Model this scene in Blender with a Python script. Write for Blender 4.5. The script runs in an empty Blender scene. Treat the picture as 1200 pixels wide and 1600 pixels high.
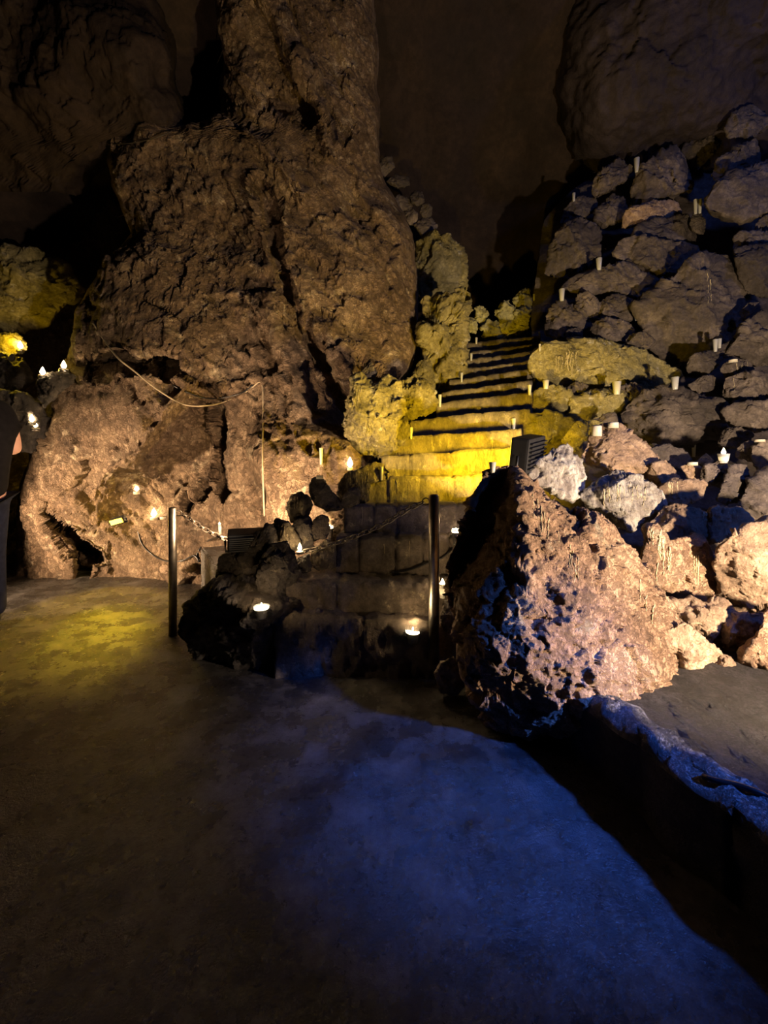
import bpy, math, random
import numpy as np
from mathutils import Vector, Matrix

random.seed(7)
SC = bpy.context.scene
COL = SC.collection
F, HY, CX, S, CAMZ = 620.0, 720.0, 600.0, 0.748, 1.10

def P(px, py, Y):
    """A point of the cave: the pixel it is seen at, and its distance (table units, scaled to metres by S)."""
    y = Y * S
    return np.array([(px - CX) / F * y, y, CAMZ - (py - HY) / F * y])

# ------------------------------------------------------------------ noise
_rs = np.random.RandomState(11)
PERM = _rs.permutation(512)
PERM = np.concatenate([PERM, PERM, PERM])
RND = _rs.rand(512)
RND3 = _rs.rand(512, 3)

def _h(ix, iy, iz):
    return PERM[PERM[PERM[ix & 511] + (iy & 511)] + (iz & 511)] & 511

def vnoise(p):
    i = np.floor(p).astype(np.int64); f = p - i
    f = f * f * f * (f * (f * 6 - 15) + 10)
    x, y, z = i[:, 0], i[:, 1], i[:, 2]
    fx, fy, fz = f[:, 0], f[:, 1], f[:, 2]
    def c(a, b, d): return RND[_h(x + a, y + b, z + d)]
    x00 = c(0,0,0) * (1 - fx) + c(1,0,0) * fx
    x10 = c(0,1,0) * (1 - fx) + c(1,1,0) * fx
    x01 = c(0,0,1) * (1 - fx) + c(1,0,1) * fx
    x11 = c(0,1,1) * (1 - fx) + c(1,1,1) * fx
    return ((x00 * (1 - fy) + x10 * fy) * (1 - fz) + (x01 * (1 - fy) + x11 * fy) * fz) * 2 - 1

def fbm(p, oct=5, gain=0.5, lac=2.03):
    a, s, out = 1.0, 0.0, np.zeros(len(p))
    for k in range(oct):
        out += a * vnoise(p + 17.3 * k); s += a
        p = p * lac; a *= gain
    return out / s

def ridged(p, oct=4, gain=0.5):
    a, s, out = 1.0, 0.0, np.zeros(len(p))
    for k in range(oct):
        out += a * (1 - 2 * np.abs(vnoise(p + 9.1 * k))); s += a
        p = p * 2.1; a *= gain
    return out / s

def worley(p):
    """distance to nearest cell point, to the second nearest, and the cell's own random number"""
    i = np.floor(p).astype(np.int64)
    d1 = np.full(len(p), 9.0); d2 = np.full(len(p), 9.0); idn = np.zeros(len(p))
    for a in (-1, 0, 1):
        for b in (-1, 0, 1):
            for c in (-1, 0, 1):
                h = _h(i[:, 0] + a, i[:, 1] + b, i[:, 2] + c)
                q = i + np.array([a, b, c]) + RND3[h]
                d = np.sqrt(((p - q) ** 2).sum(1))
                n = d < d1
                d2 = np.where(n, d1, np.minimum(d2, d))
                idn = np.where(n, RND[h], idn)
                d1 = np.where(n, d, d1)
    return d1, d2, idn

GRD = _rs.normal(size=(512, 3))
def facet(p, warp=0.25):
    """broken stone: every cell of a warped cell pattern is a flat face with a tilt of its own, about -1..1"""
    p = p + warp * np.stack([fbm(p * 1.7 + 3, 3), fbm(p * 1.7 + 13, 3), fbm(p * 1.7 + 23, 3)], 1)
    i = np.floor(p).astype(np.int64)
    d1 = np.full(len(p), 9.0); val = np.zeros(len(p))
    for a in (-1, 0, 1):
        for b in (-1, 0, 1):
            for c in (-1, 0, 1):
                h = _h(i[:, 0] + a, i[:, 1] + b, i[:, 2] + c)
                r = p - (i + np.array([a, b, c]) + RND3[h])
                d = (r ** 2).sum(1); n = d < d1
                val = np.where(n, (r * GRD[h]).sum(1) + 0.7 * (RND[h] - 0.5), val)
                d1 = np.where(n, d, d1)
    return np.clip(val, -1.3, 1.3)

# ------------------------------------------------------------------ materials
MATS = {}
def nd(nt, typ, loc=None, **kw):
    n = nt.nodes.new(typ)
    for k, v in kw.items():
        if k.startswith('i_'):
            key = k[2:].replace('_', ' ')
            n.inputs[key].default_value = v
        else:
            setattr(n, k, v)
    return n

def ramp(nt, fac, stops):
    r = nt.nodes.new('ShaderNodeValToRGB')
    e = r.color_ramp.elements
    while len(e) < len(stops): e.new(0.5)
    for k, (p, c) in enumerate(stops):
        e[k].position = p; e[k].color = (*c, 1)
    nt.links.new(fac, r.inputs['Fac'])
    return r.outputs['Color']

def rockmat(name, dark, mid, light, rough=0.75, scale=3.0, bump=0.5, pits=0.5, spec=0.35,
            bleach=0.0, bleachcol=(0.55, 0.52, 0.46), stretch=(1, 1, 1), vary=0.25, dist=0.03):
    m = bpy.data.materials.new(name); m.use_nodes = True
    nt = m.node_tree; nt.nodes.clear(); L = nt.links.new
    out = nd(nt, 'ShaderNodeOutputMaterial'); b = nd(nt, 'ShaderNodeBsdfPrincipled')
    L(b.outputs[0], out.inputs[0])
    tc = nd(nt, 'ShaderNodeTexCoord'); mp = nd(nt, 'ShaderNodeMapping'); mp.inputs['Scale'].default_value = stretch
    oi = nd(nt, 'ShaderNodeObjectInfo')
    ad = nd(nt, 'ShaderNodeVectorMath', operation='ADD')
    sc = nd(nt, 'ShaderNodeVectorMath', operation='SCALE'); L(oi.outputs['Location'], sc.inputs[0]); sc.inputs['Scale'].default_value = 1.0
    L(tc.outputs['Object'], ad.inputs[0]); L(sc.outputs[0], ad.inputs[1]); L(ad.outputs[0], mp.inputs[0])
    v = mp.outputs[0]
    n1 = nd(nt, 'ShaderNodeTexNoise', i_Scale=scale, i_Detail=9.0, i_Roughness=0.68); L(v, n1.inputs['Vector'])
    n2 = nd(nt, 'ShaderNodeTexNoise', i_Scale=scale * 9, i_Detail=6.0, i_Roughness=0.7); L(v, n2.inputs['Vector'])
    n3 = nd(nt, 'ShaderNodeTexVoronoi', i_Scale=scale * 5, feature='DISTANCE_TO_EDGE'); wv = nd(nt, 'ShaderNodeVectorMath', operation='MULTIPLY_ADD'); L(n2.outputs['Color'], wv.inputs[0]); wv.inputs[1].default_value = (0.16, 0.16, 0.16); L(v, wv.inputs[2]); L(wv.outputs[0], n3.inputs['Vector'])
    n3c = nd(nt, 'ShaderNodeMath', operation='MINIMUM'); L(n3.outputs['Distance'], n3c.inputs[0]); n3c.inputs[1].default_value = 0.12
    n3b = nd(nt, 'ShaderNodeTexNoise', i_Scale=scale * 30, i_Detail=3.0); L(v, n3b.inputs['Vector'])
    mx = nd(nt, 'ShaderNodeMath', operation='MULTIPLY_ADD'); L(n2.outputs['Fac'], mx.inputs[0]); mx.inputs[1].default_value = 0.5
    L(n1.outputs['Fac'], mx.inputs[2])
    sb = nd(nt, 'ShaderNodeMath', operation='SUBTRACT'); L(mx.outputs[0], sb.inputs[0]); sb.inputs[1].default_value = 0.25
    col = ramp(nt, sb.outputs[0], [(0.28, dark), (0.5, mid), (0.72, light)])
    if bleach > 0:
        n4 = nd(nt, 'ShaderNodeTexNoise', i_Scale=scale * 2.2, i_Detail=8.0, i_Roughness=0.75); L(v, n4.inputs['Vector'])
        mr = nd(nt, 'ShaderNodeMapRange'); L(n4.outputs['Fac'], mr.inputs[0])
        mr.inputs['From Min'].default_value = 0.62 - 0.18 * bleach; mr.inputs['From Max'].default_value = 0.70 - 0.1 * bleach
        mc = nd(nt, 'ShaderNodeMixRGB'); L(mr.outputs[0], mc.inputs[0]); L(col, mc.inputs[1]); mc.inputs[2].default_value = (*bleachcol, 1)
        col = mc.outputs[0]
    # each stone a little lighter or darker than its neighbour
    hv = nd(nt, 'ShaderNodeHueSaturation'); L(col, hv.inputs['Color'])
    vr = nd(nt, 'ShaderNodeMapRange'); L(oi.outputs['Random'], vr.inputs[0])
    vr.inputs['To Min'].default_value = 1 - vary; vr.inputs['To Max'].default_value = 1 + vary
    L(vr.outputs[0], hv.inputs['Value'])
    L(hv.outputs[0], b.inputs['Base Color'])
    rr = nd(nt, 'ShaderNodeMapRange'); L(n1.outputs['Fac'], rr.inputs[0])
    rr.inputs['From Min'].default_value = 0.3; rr.inputs['From Max'].default_value = 0.7
    rr.inputs['To Min'].default_value = rough - 0.15; rr.inputs['To Max'].default_value = min(1, rough + 0.12)
    L(rr.outputs[0], b.inputs['Roughness'])
    b.inputs['Specular IOR Level'].default_value = spec
    # relief
    pm = nd(nt, 'ShaderNodeMath', operation='MULTIPLY_ADD'); L(n3c.outputs[0], pm.inputs[0]); pm.inputs[1].default_value = pits * 2.5; L(n2.outputs['Fac'], pm.inputs[2])
    pm2 = nd(nt, 'ShaderNodeMath', operation='MULTIPLY_ADD'); L(n3b.outputs['Fac'], pm2.inputs[0]); pm2.inputs[1].default_value = 0.35; L(pm.outputs[0], pm2.inputs[2])
    bp = nd(nt, 'ShaderNodeBump'); bp.inputs['Strength'].default_value = bump; bp.inputs['Distance'].default_value = dist
    L(pm2.outputs[0], bp.inputs['Height']); L(bp.outputs[0], b.inputs['Normal'])
    MATS[name] = m
    return m

def plain(name, col, rough=0.5, metal=0.0, emit=None, es=0.0, trans=0.0, noise=0.0, sss=0.0):
    m = bpy.data.materials.new(name); m.use_nodes = True
    nt = m.node_tree; b = nt.nodes['Principled BSDF']
    b.inputs['Base Color'].default_value = (*col, 1); b.inputs['Roughness'].default_value = rough
    b.inputs['Metallic'].default_value = metal; b.inputs['Transmission Weight'].default_value = trans
    if sss: b.inputs['Subsurface Weight'].default_value = sss; b.inputs['Subsurface Radius'].default_value = (0.02, 0.012, 0.006)
    if emit: b.inputs['Emission Color'].default_value = (*emit, 1); b.inputs['Emission Strength'].default_value = es
    tc = nd(nt, 'ShaderNodeTexCoord')
    n = nd(nt, 'ShaderNodeTexNoise', i_Scale=25.0, i_Detail=5.0); nt.links.new(tc.outputs['Object'], n.inputs['Vector'])
    lo = tuple(c * (1 - noise) for c in col); hi = tuple(min(1, c * (1 + noise)) for c in col)
    b.inputs['Specular IOR Level'].default_value = 0.08 if name in ('shirt', 'jeans', 'hair') else 0.5
    c = ramp(nt, n.outputs['Fac'], [(0.3, lo), (0.7, hi)]); nt.links.new(c, b.inputs['Base Color'])
    MATS[name] = m
    return m

rockmat('rock_wall', (0.075, 0.048, 0.030), (0.22, 0.145, 0.090), (0.44, 0.32, 0.21), scale=2.6, bump=1.0, pits=1.0, dist=0.05, vary=0, bleach=0.35, bleachcol=(0.58, 0.46, 0.32))
rockmat('rock_gray', (0.034, 0.027, 0.022), (0.085, 0.067, 0.056), (0.21, 0.168, 0.138), scale=3.0, bump=0.6, spec=0.4)
rockmat('rock_tan', (0.10, 0.066, 0.044), (0.30, 0.205, 0.135), (0.52, 0.39, 0.27), scale=3.5, bump=0.8)
rockmat('rock_red', (0.13, 0.075, 0.047), (0.37, 0.23, 0.142), (0.54, 0.38, 0.25), scale=3.4, bump=1.0, pits=0.9, vary=0, bleach=0.25, bleachcol=(0.45, 0.38, 0.27))
rockmat('rock_bleached', (0.07, 0.06, 0.055), (0.20, 0.17, 0.15), (0.38, 0.34, 0.29), scale=3.2, bump=0.7, bleach=0.9, stretch=(1.6, 1.6, 0.8))
rockmat('rock_dark', (0.022, 0.019, 0.018), (0.065, 0.055, 0.050), (0.16, 0.135, 0.115), scale=4.0, bump=0.7, rough=0.6, bleach=0.15, bleachcol=(0.25, 0.21, 0.15))
rockmat('rock_waxed', (0.045, 0.036, 0.028), (0.13, 0.105, 0.075), (0.35, 0.29, 0.20), scale=6.0, bump=0.8, bleach=0.5, bleachcol=(0.55, 0.47, 0.30), stretch=(1.5, 1.5, 0.5))
rockmat('rock_mossy', (0.09, 0.075, 0.030), (0.26, 0.22, 0.09), (0.44, 0.38, 0.19), scale=4.0, bump=0.9, bleach=0.2)  # yellow lamp light put into the stone's own colour
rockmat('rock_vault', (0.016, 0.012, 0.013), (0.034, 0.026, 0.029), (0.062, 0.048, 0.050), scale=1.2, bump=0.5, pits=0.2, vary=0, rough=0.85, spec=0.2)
rockmat('rock_lichen_lit', (0.16, 0.14, 0.06), (0.50, 0.46, 0.20), (0.70, 0.66, 0.36), scale=4.0, bump=0.9)  # yellow-green lichen, its colour lightened to make up for weak lamp light
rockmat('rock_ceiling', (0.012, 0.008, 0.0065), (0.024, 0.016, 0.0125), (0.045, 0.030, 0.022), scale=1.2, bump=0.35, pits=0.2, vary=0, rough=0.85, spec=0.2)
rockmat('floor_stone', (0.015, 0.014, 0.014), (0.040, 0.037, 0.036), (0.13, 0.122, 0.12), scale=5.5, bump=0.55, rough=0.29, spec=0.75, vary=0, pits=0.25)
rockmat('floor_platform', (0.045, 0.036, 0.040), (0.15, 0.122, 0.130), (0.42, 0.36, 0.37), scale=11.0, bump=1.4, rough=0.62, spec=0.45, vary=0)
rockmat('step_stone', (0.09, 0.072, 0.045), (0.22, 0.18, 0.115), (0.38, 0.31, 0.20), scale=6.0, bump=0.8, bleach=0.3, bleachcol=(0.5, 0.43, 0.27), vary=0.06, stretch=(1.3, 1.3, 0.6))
rockmat('step_shaded', (0.05, 0.042, 0.036), (0.13, 0.108, 0.09), (0.26, 0.21, 0.17), scale=5.0, bump=0.7, bleach=0.2, bleachcol=(0.4, 0.35, 0.25), vary=0.05, rough=0.6)  # darker copy of the step stone, shade put into the colour
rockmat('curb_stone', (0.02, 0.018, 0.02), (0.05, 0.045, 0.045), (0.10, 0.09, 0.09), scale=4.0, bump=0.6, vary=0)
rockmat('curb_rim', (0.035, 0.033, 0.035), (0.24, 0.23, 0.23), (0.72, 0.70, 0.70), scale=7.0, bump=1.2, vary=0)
plain('steel', (0.42, 0.38, 0.32), 0.36, 1.0, noise=0.35)
plain('chain_metal', (0.15, 0.125, 0.10), 0.42, 0.3, noise=0.4)
plain('housing', (0.012, 0.012, 0.014), 0.55, noise=0.3)
plain('cup_plastic', (0.62, 0.62, 0.61), 0.25, trans=0.35, noise=0.05)
plain('cup_clear', (0.55, 0.52, 0.48), 0.08, trans=0.9, noise=0.05)
plain('wax_old', (0.50, 0.42, 0.26), 0.6, noise=0.2)
plain('cup_used', (0.60, 0.58, 0.50), 0.35, trans=0.2, noise=0.15)
plain('wax', (0.62, 0.57, 0.46), 0.45, sss=0.3, noise=0.06)
plain('wax_lit', (0.95, 0.85, 0.65), 0.45, emit=(1.0, 0.72, 0.36), es=2.2, noise=0.03)
plain('flame', (1.0, 0.8, 0.5), 0.5, emit=(1.0, 0.74, 0.40), es=38.0)
plain('glow_top', (1.0, 0.9, 0.7), 0.5, emit=(1.0, 0.88, 0.58), es=9.0)
plain('wick', (0.02, 0.02, 0.02), 0.9)
plain('metal_can', (0.7, 0.68, 0.64), 0.3, 1.0, noise=0.1)
plain('lens_warm', (1, 0.9, 0.7), 0.3, emit=(1.0, 0.70, 0.36), es=3.5)
plain('lens_yellow', (1, 0.9, 0.4), 0.3, emit=(1.0, 0.72, 0.04), es=3.5)
plain('lens_amber', (1, 0.8, 0.3), 0.3, emit=(1.0, 0.60, 0.015), es=9.0)
plain('rope', (0.34, 0.27, 0.18), 0.9, noise=0.3)
plain('cable', (0.012, 0.012, 0.014), 0.35, noise=0.2)
plain('wire', (0.05, 0.04, 0.03), 0.6, noise=0.2)
plain('skin', (0.58, 0.32, 0.24), 0.55, noise=0.08, sss=0.1)
plain('shirt', (0.009, 0.008, 0.009), 0.9, noise=0.3)
plain('jeans', (0.016, 0.018, 0.034), 0.9, noise=0.3)
plain('hair', (0.02, 0.014, 0.01), 0.7, noise=0.4)
plain('shoe', (0.02, 0.02, 0.02), 0.6, noise=0.2)
plain('eye', (0.8, 0.78, 0.75), 0.2)

# ------------------------------------------------------------------ object helpers
def link(name, V, faces, mat, parent=None, origin=None, smooth=True):
    V = np.asarray(V, float)
    if origin is None: origin = np.zeros(3)
    o3 = np.asarray(origin, float)
    me = bpy.data.meshes.new(name)
    me.from_pydata((V - o3).tolist(), [], faces if isinstance(faces, list) else faces.tolist())
    if smooth: me.polygons.foreach_set('use_smooth', [True] * len(me.polygons))
    for mm in (mat if isinstance(mat, (list, tuple)) else [mat]): me.materials.append(MATS[mm])
    me.update()
    ob = bpy.data.objects.new(name, me); COL.objects.link(ob)
    if parent is not None:
        ob.parent = parent
        ob.location = Vector(o3) - parent.location
    else:
        ob.location = o3
    return ob

def empty(name, loc, rz=0.0):
    o = bpy.data.objects.new(name, None); COL.objects.link(o)
    o.location = Vector([float(c) for c in loc]); o.rotation_euler = (0, 0, rz); o.empty_display_size = 0.1
    return o

def tag(o, label=None, cat=None, group=None, kind=None):
    if label: o['label'] = label
    if cat: o['category'] = cat
    if group: o['group'] = group
    if kind: o['kind'] = kind
    return o

def vnorm(V, Fc):
    Fc = np.asarray(Fc)
    a, b, c = V[Fc[:, 0]], V[Fc[:, 1]], V[Fc[:, 2]]
    if Fc.shape[1] == 4:
        n = np.cross(c - a, V[Fc[:, 3]] - b)
    else:
        n = np.cross(b - a, c - a)
    N = np.zeros_like(V)
    for k in range(Fc.shape[1]): np.add.at(N, Fc[:, k], n)
    return N / (np.linalg.norm(N, axis=1, keepdims=True) + 1e-12)

def gridfaces(ny, nx, flip=False, wrapx=False):
    j, i = np.meshgrid(np.arange(ny - 1), np.arange(nx if wrapx else nx - 1), indexing='ij')
    i2 = (i + 1) % nx
    a = j * nx + i; b = j * nx + i2; c = (j + 1) * nx + i2; d = (j + 1) * nx + i
    f = np.stack([a, b, c, d], -1).reshape(-1, 4)
    return f[:, ::-1] if flip else f

def tube(pts, r, n=8, closed=False, cap=True):
    """verts and faces of a tube along a polyline; r a number or one per point"""
    pts = np.asarray(pts, float); m = len(pts)
    r = np.full(m, r) if np.isscalar(r) else np.asarray(r)
    V = []; up = np.array([0.13, 0.31, 0.94])
    for k in range(m):
        if closed: t = pts[(k + 1) % m] - pts[k - 1]
        else: t = pts[min(k + 1, m - 1)] - pts[max(k - 1, 0)]
        t = t / (np.linalg.norm(t) + 1e-12)
        a = np.cross(t, up)
        if np.linalg.norm(a) < 1e-3: a = np.cross(t, [1, 0, 0])
        a /= np.linalg.norm(a); b = np.cross(t, a)
        for q in range(n):
            w = 2 * math.pi * q / n
            V.append(pts[k] + r[k] * (math.cos(w) * a + math.sin(w) * b))
    Fc = []
    for k in range(m if closed else m - 1):
        k2 = (k + 1) % m
        for q in range(n):
            q2 = (q + 1) % n
            Fc.append([k * n + q, k * n + q2, k2 * n + q2, k2 * n + q])
    if cap and not closed:
        Fc.append(list(range(n))[::-1]); Fc.append([(m - 1) * n + q for q in range(n)])
    return np.array(V), Fc

def join(parts):
    V = []; Fc = []; o = 0
    for v, f in parts:
        V.append(np.asarray(v)); Fc += [[int(i) + o for i in q] for q in f]; o += len(v)
    return np.concatenate(V), Fc

def lathe(prof, n=20, capb=True, capt=True):
    V = []; Fc = []
    for r, z in prof:
        for q in range(n):
            w = 2 * math.pi * q / n
            V.append((r * math.cos(w), r * math.sin(w), z))
    for k in range(len(prof) - 1):
        for q in range(n):
            q2 = (q + 1) % n
            Fc.append([k * n + q, k * n + q2, (k + 1) * n + q2, (k + 1) * n + q])
    if capb: Fc.append(list(range(n))[::-1])
    if capt: Fc.append([(len(prof) - 1) * n + q for q in range(n)])
    return np.array(V), Fc

def rbox(sx, sy, sz, bev=0.01):
    """a bevelled box centred on the origin"""
    import bmesh
    bm = bmesh.new(); bmesh.ops.create_cube(bm, size=1.0)
    bmesh.ops.scale(bm, vec=(sx, sy, sz), verts=bm.verts)
    bmesh.ops.bevel(bm, geom=bm.edges[:], offset=bev, segments=2, profile=0.7, affect='EDGES')
    bm.verts.index_update()
    V = np.array([v.co[:] for v in bm.verts]); Fc = [[v.index for v in f.verts] for f in bm.faces]
    bm.free()
    return V, Fc

def smoothline(pts, step):
    """Catmull-Rom resample of a polyline"""
    p = np.asarray(pts, float); out = []
    q = np.vstack([2 * p[0] - p[1], p, 2 * p[-1] - p[-2]])
    for k in range(len(p) - 1):
        a, b, c, d = q[k], q[k + 1], q[k + 2], q[k + 3]
        n = max(2, int(np.linalg.norm(c - b) / step))
        for t in np.linspace(0, 1, n, endpoint=False):
            out.append(0.5 * (2 * b + (c - a) * t + (2 * a - 5 * b + 4 * c - d) * t * t + (3 * b - a - 3 * c + d) * t ** 3))
    out.append(p[-1])
    return np.array(out)

# ------------------------------------------------------------------ rock masses of the cave shell
def tps(ctrl):
    c = np.array(ctrl, float); X = c[:, :2] / 100.0; y = c[:, 2]; n = len(X)
    def U(d): return np.where(d > 0, d * d * np.log(d + 1e-9), 0)
    K = U(np.linalg.norm(X[:, None] - X[None], axis=2)) + 0.02 * np.eye(n)
    Pm = np.hstack([np.ones((n, 1)), X])
    A = np.zeros((n + 3, n + 3)); A[:n, :n] = K; A[:n, n:] = Pm; A[n:, :n] = Pm.T
    w = np.linalg.solve(A, np.concatenate([y, [0, 0, 0]]))
    def f(q):
        q = q / 100.0
        r = np.zeros(len(q))
        for k in range(n): r += w[k] * U(np.linalg.norm(q - X[k], axis=1))
        return r + w[n] + q @ w[n + 1:]
    return f

def segdist(q, pl):
    d = np.full(len(q), 1e9)
    pl = np.asarray(pl, float)
    for a, b in zip(pl[:-1], pl[1:]):
        ab = b - a; t = np.clip(((q - a) @ ab) / (ab @ ab + 1e-9), 0, 1)
        d = np.minimum(d, np.linalg.norm(q - (a + t[:, None] * ab), axis=1))
    return d

def mass(name, rows, ctrl, ny, nx, mat, big=0.12, fine=0.03, crag=0.05, grooves=(), round_w=45, round_d=0.6, skirt=1.6, freq=1.0, origin=(0, 0, 0), jag=6.0, rot=None, smooth=()):
    rows = sorted(rows); py = np.linspace(rows[0][0], rows[-1][0], ny)
    Lx = np.interp(py, [r[0] for r in rows], [r[1] for r in rows]); Rx = np.interp(py, [r[0] for r in rows], [r[2] for r in rows])
    one = np.stack([py * 0.03, py * 0 + 3.3, py * 0], 1)
    Lx = Lx + jag * fbm(one, 4); Rx = Rx + jag * fbm(one + 40, 4)
    u = np.linspace(0, 1, nx)
    PX = Lx[:, None] + (Rx - Lx)[:, None] * u[None]; PY = np.repeat(py[:, None], nx, 1)
    dl = PX - Lx[:, None]; dr = Rx[:, None] - PX
    q = np.stack([PX.ravel(), PY.ravel()], 1)
    Y = tps(ctrl)(q)
    de = np.minimum(dl, dr).ravel(); t = np.clip(1 - de / round_w, 0, 1)
    Y = Y + round_d * (1 - np.sqrt(np.clip(1 - t * t, 0, 1)))
    for pl, w, dep in grooves:
        wob = 0.35 * w * vnoise(np.stack([q[:, 0] * 0.07, q[:, 1] * 0.07, q[:, 0] * 0], 1))
        d = segdist(q, pl) + wob
        Y = Y + dep * np.clip(1 - (d / w) ** 2, 0, 1) ** (0.6 if dep > 0 else 1.0)
    V = np.stack([(q[:, 0] - CX) / F * Y * S, Y * S, CAMZ - (q[:, 1] - HY) / F * Y * S], 1)
    Fc = gridfaces(ny, nx, flip=True)
    N = vnorm(V, Fc)
    if (N[len(N) // 2] @ (np.array([0, 0, CAMZ]) - V[len(V) // 2])) < 0: N = -N; Fc = Fc[:, ::-1]
    W = V * freq
    if rot is not None: W = W @ rot
    disp = big * fbm(W * 1.1, 4) + crag * (0.55 * facet(W * 1.5) + 0.32 * facet(W * 3.4 + 5) + 0.40 * ridged(W * 2.3, 4)) \
        + fine * (0.8 * facet(W * 8 + 9, 0.4) + 0.9 * fbm(W * 12, 4, 0.65))
    for (sx, sy, rx, ry) in smooth:
        m_ = np.clip(1.6 - 1.6 * (((q[:, 0] - sx) / rx) ** 2 + ((q[:, 1] - sy) / ry) ** 2 + 0.25 * fbm(W * 2, 3)), 0, 1)
        disp = disp * (1 - 0.55 * m_)
    edge = np.clip(de / 14, 0.15, 1)
    V = V + N * (disp * edge)[:, None]
    # the mass goes on behind its outline, so that it has real thickness
    G = V.reshape(ny, nx, 3); a = G[:, :1].copy(); b = G[:, -1:].copy()
    cols = [G]
    cam = np.array([0, 0, CAMZ])
    for k, s in ((1, 0.35), (2, skirt)):
        dirb = b - cam; dirb = dirb / np.linalg.norm(dirb, axis=2, keepdims=True)
        dira = a - cam; dira = dira / np.linalg.norm(dira, axis=2, keepdims=True)
        cols.append(b + dirb * s + np.array([-0.12 * s, 0, 0]))
        cols.insert(0, a + dira * s + np.array([0.12 * s, 0, 0]))
    G = np.concatenate(cols, 1)
    V = G.reshape(-1, 3); Fc = gridfaces(G.shape[0], G.shape[1], flip=True)
    return tag(link(name, V, Fc, mat, origin=origin), kind='structure')

# floor ------------------------------------------------------------
def floor_patch(name, x0, x1, y0, y1, n, m, z, mat, amp, fr):
    x = np.linspace(x0, x1, n); y = np.linspace(y0, y1, m)
    X, Yy = np.meshgrid(x, y); q = np.stack([X.ravel(), Yy.ravel(), np.zeros(X.size)], 1)
    q[:, 2] = z + amp * fbm(q * fr, 5) + amp * 0.35 * ridged(q * fr * 3 + 7, 3)
    return tag(link(name, q, gridfaces(m, n), mat), kind='structure')
floor_patch('floor', -7.0, 2.2, -4.0, 6.5, 420, 420, 0.0, 'floor_stone', 0.022, 1.3)

# ceiling: the big dark vault of the cave
def vault():
    nt, nph = 200, 120
    th = np.linspace(0, 2 * math.pi, nt, endpoint=False); ph = np.linspace(-0.12, math.pi / 2 - 0.01, nph)
    T, Ph = np.meshgrid(th, ph)
    D = np.stack([np.cos(Ph) * np.cos(T), np.cos(Ph) * np.sin(T), np.sin(Ph)], -1).reshape(-1, 3)
    V = D * np.array([8.0, 6.3, 7.6]) + np.array([0, 1.1, 0.3])
    V = V - D * (0.55 * fbm(V * 0.45, 5) + 0.18 * ridged(V * 1.2, 4) + 0.03 * fbm(V * 5, 4))[:, None]
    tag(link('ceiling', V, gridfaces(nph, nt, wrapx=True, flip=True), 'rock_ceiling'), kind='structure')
vault()

th = math.radians(35); ROT = np.array([[math.cos(th), 0, -math.sin(th)], [0, 1, 0], [math.sin(th), 0, math.cos(th)]]) @ np.diag([1.25, 1, 0.7])
mass('wall_left',
     [(-420, 300, 590), (-200, 320, 588), (0, 338, 585), (100, 347, 588), (180, 344, 591), (203, 292, 592), (222, 172, 592), (250, 166, 593), (290, 176, 604),
      (330, 196, 632), (365, 205, 648), (410, 172, 652), (450, 140, 654), (490, 116, 652), (540, 112, 648), (570, 104, 640), (590, 76, 628), (640, 70, 606), (700, 48, 594), (740, 36, 575),
      (780, 28, 560), (905, 20, 556), (935, 16, 556)],
     [(25, 905, 4.95), (150, 905, 4.95), (250, 900, 4.85), (330, 890, 4.55), (420, 870, 4.05), (540, 930, 3.75),
      (60, 600, 5.05), (150, 600, 4.8), (250, 605, 4.5), (268, 640, 4.42), (100, 700, 4.72), (190, 680, 4.45), (222, 708, 4.45), (172, 742, 4.6), (170, 800, 4.9), (292, 668, 5.05), (244, 738, 5.0), (200, 772, 4.95), (60, 800, 4.8),
      (318, 690, 5.25), (300, 740, 5.1), (280, 790, 4.9), (355, 640, 4.75), (370, 700, 4.45), (400, 620, 4.45), (450, 700, 4.1), (520, 720, 3.95), (420, 820, 4.1),
      (500, 640, 4.4), (560, 690, 4.15), (200, 470, 4.9), (130, 500, 5.1), (270, 480, 4.85), (200, 550, 4.62), (330, 450, 5.0), (430, 300, 5.1), (400, 180, 5.3),
      (470, 450, 4.85), (550, 500, 4.85), (600, 400, 5.0), (640, 430, 5.25), (560, 330, 5.25), (230, 300, 5.5), (180, 240, 5.7), (300, 230, 5.5), (450, 50, 5.3), (560, 100, 5.5), (450, -200, 5.0), (550, -200, 5.2), (450, -420, 4.6)],
     620, 430, 'rock_wall', smooth=((200, 490, 95, 75), (150, 650, 80, 40), (480, 610, 28, 60), (555, 655, 50, 45)), big=0.17, fine=0.017, crag=0.060, rot=ROT,
     grooves=[([(104, 575), (150, 574), (180, 566), (210, 568), (240, 574), (266, 572)], 19, 0.95), ([(262, 574), (300, 590), (330, 600)], 6, 0.2),
              ([(344, 640), (348, 690), (346, 735), (352, 775)], 8, 0.42), ([(285, 505), (288, 545), (282, 560)], 4, 0.2), ([(285, 505), (255, 485), (225, 470)], 4, 0.2),
              ([(75, 808), (105, 832), (122, 850), (148, 872)], 7, 0.4), ([(128, 872), (130, 895), (126, 905)], 17, 0.5),
              ([(312, 772), (322, 762)], 6, 0.22), ([(288, 792), (295, 775)], 4, 0.18), ([(440, 440), (470, 520), (500, 560), (540, 640)], 12, 0.16),
              ([(410, 290), (430, 380), (450, 470)], 14, 0.14), ([(380, 200), (420, 230), (470, 300)], 14, -0.14), ([(420, 500), (455, 570), (470, 640)], 22, -0.12),
              ([(505, 500), (535, 570)], 20, -0.12), ([(470, 175), (440, 165)], 26, 0.35), ([(420, 0), (460, 90), (500, 160), (520, 240)], 16, -0.2), ([(340, 610), (390, 590)], 5, -0.06),
              ([(556, 575), (590, 590)], 12, 0.2), ([(150, 760), (240, 690), (290, 600)], 20, -0.1)])
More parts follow.
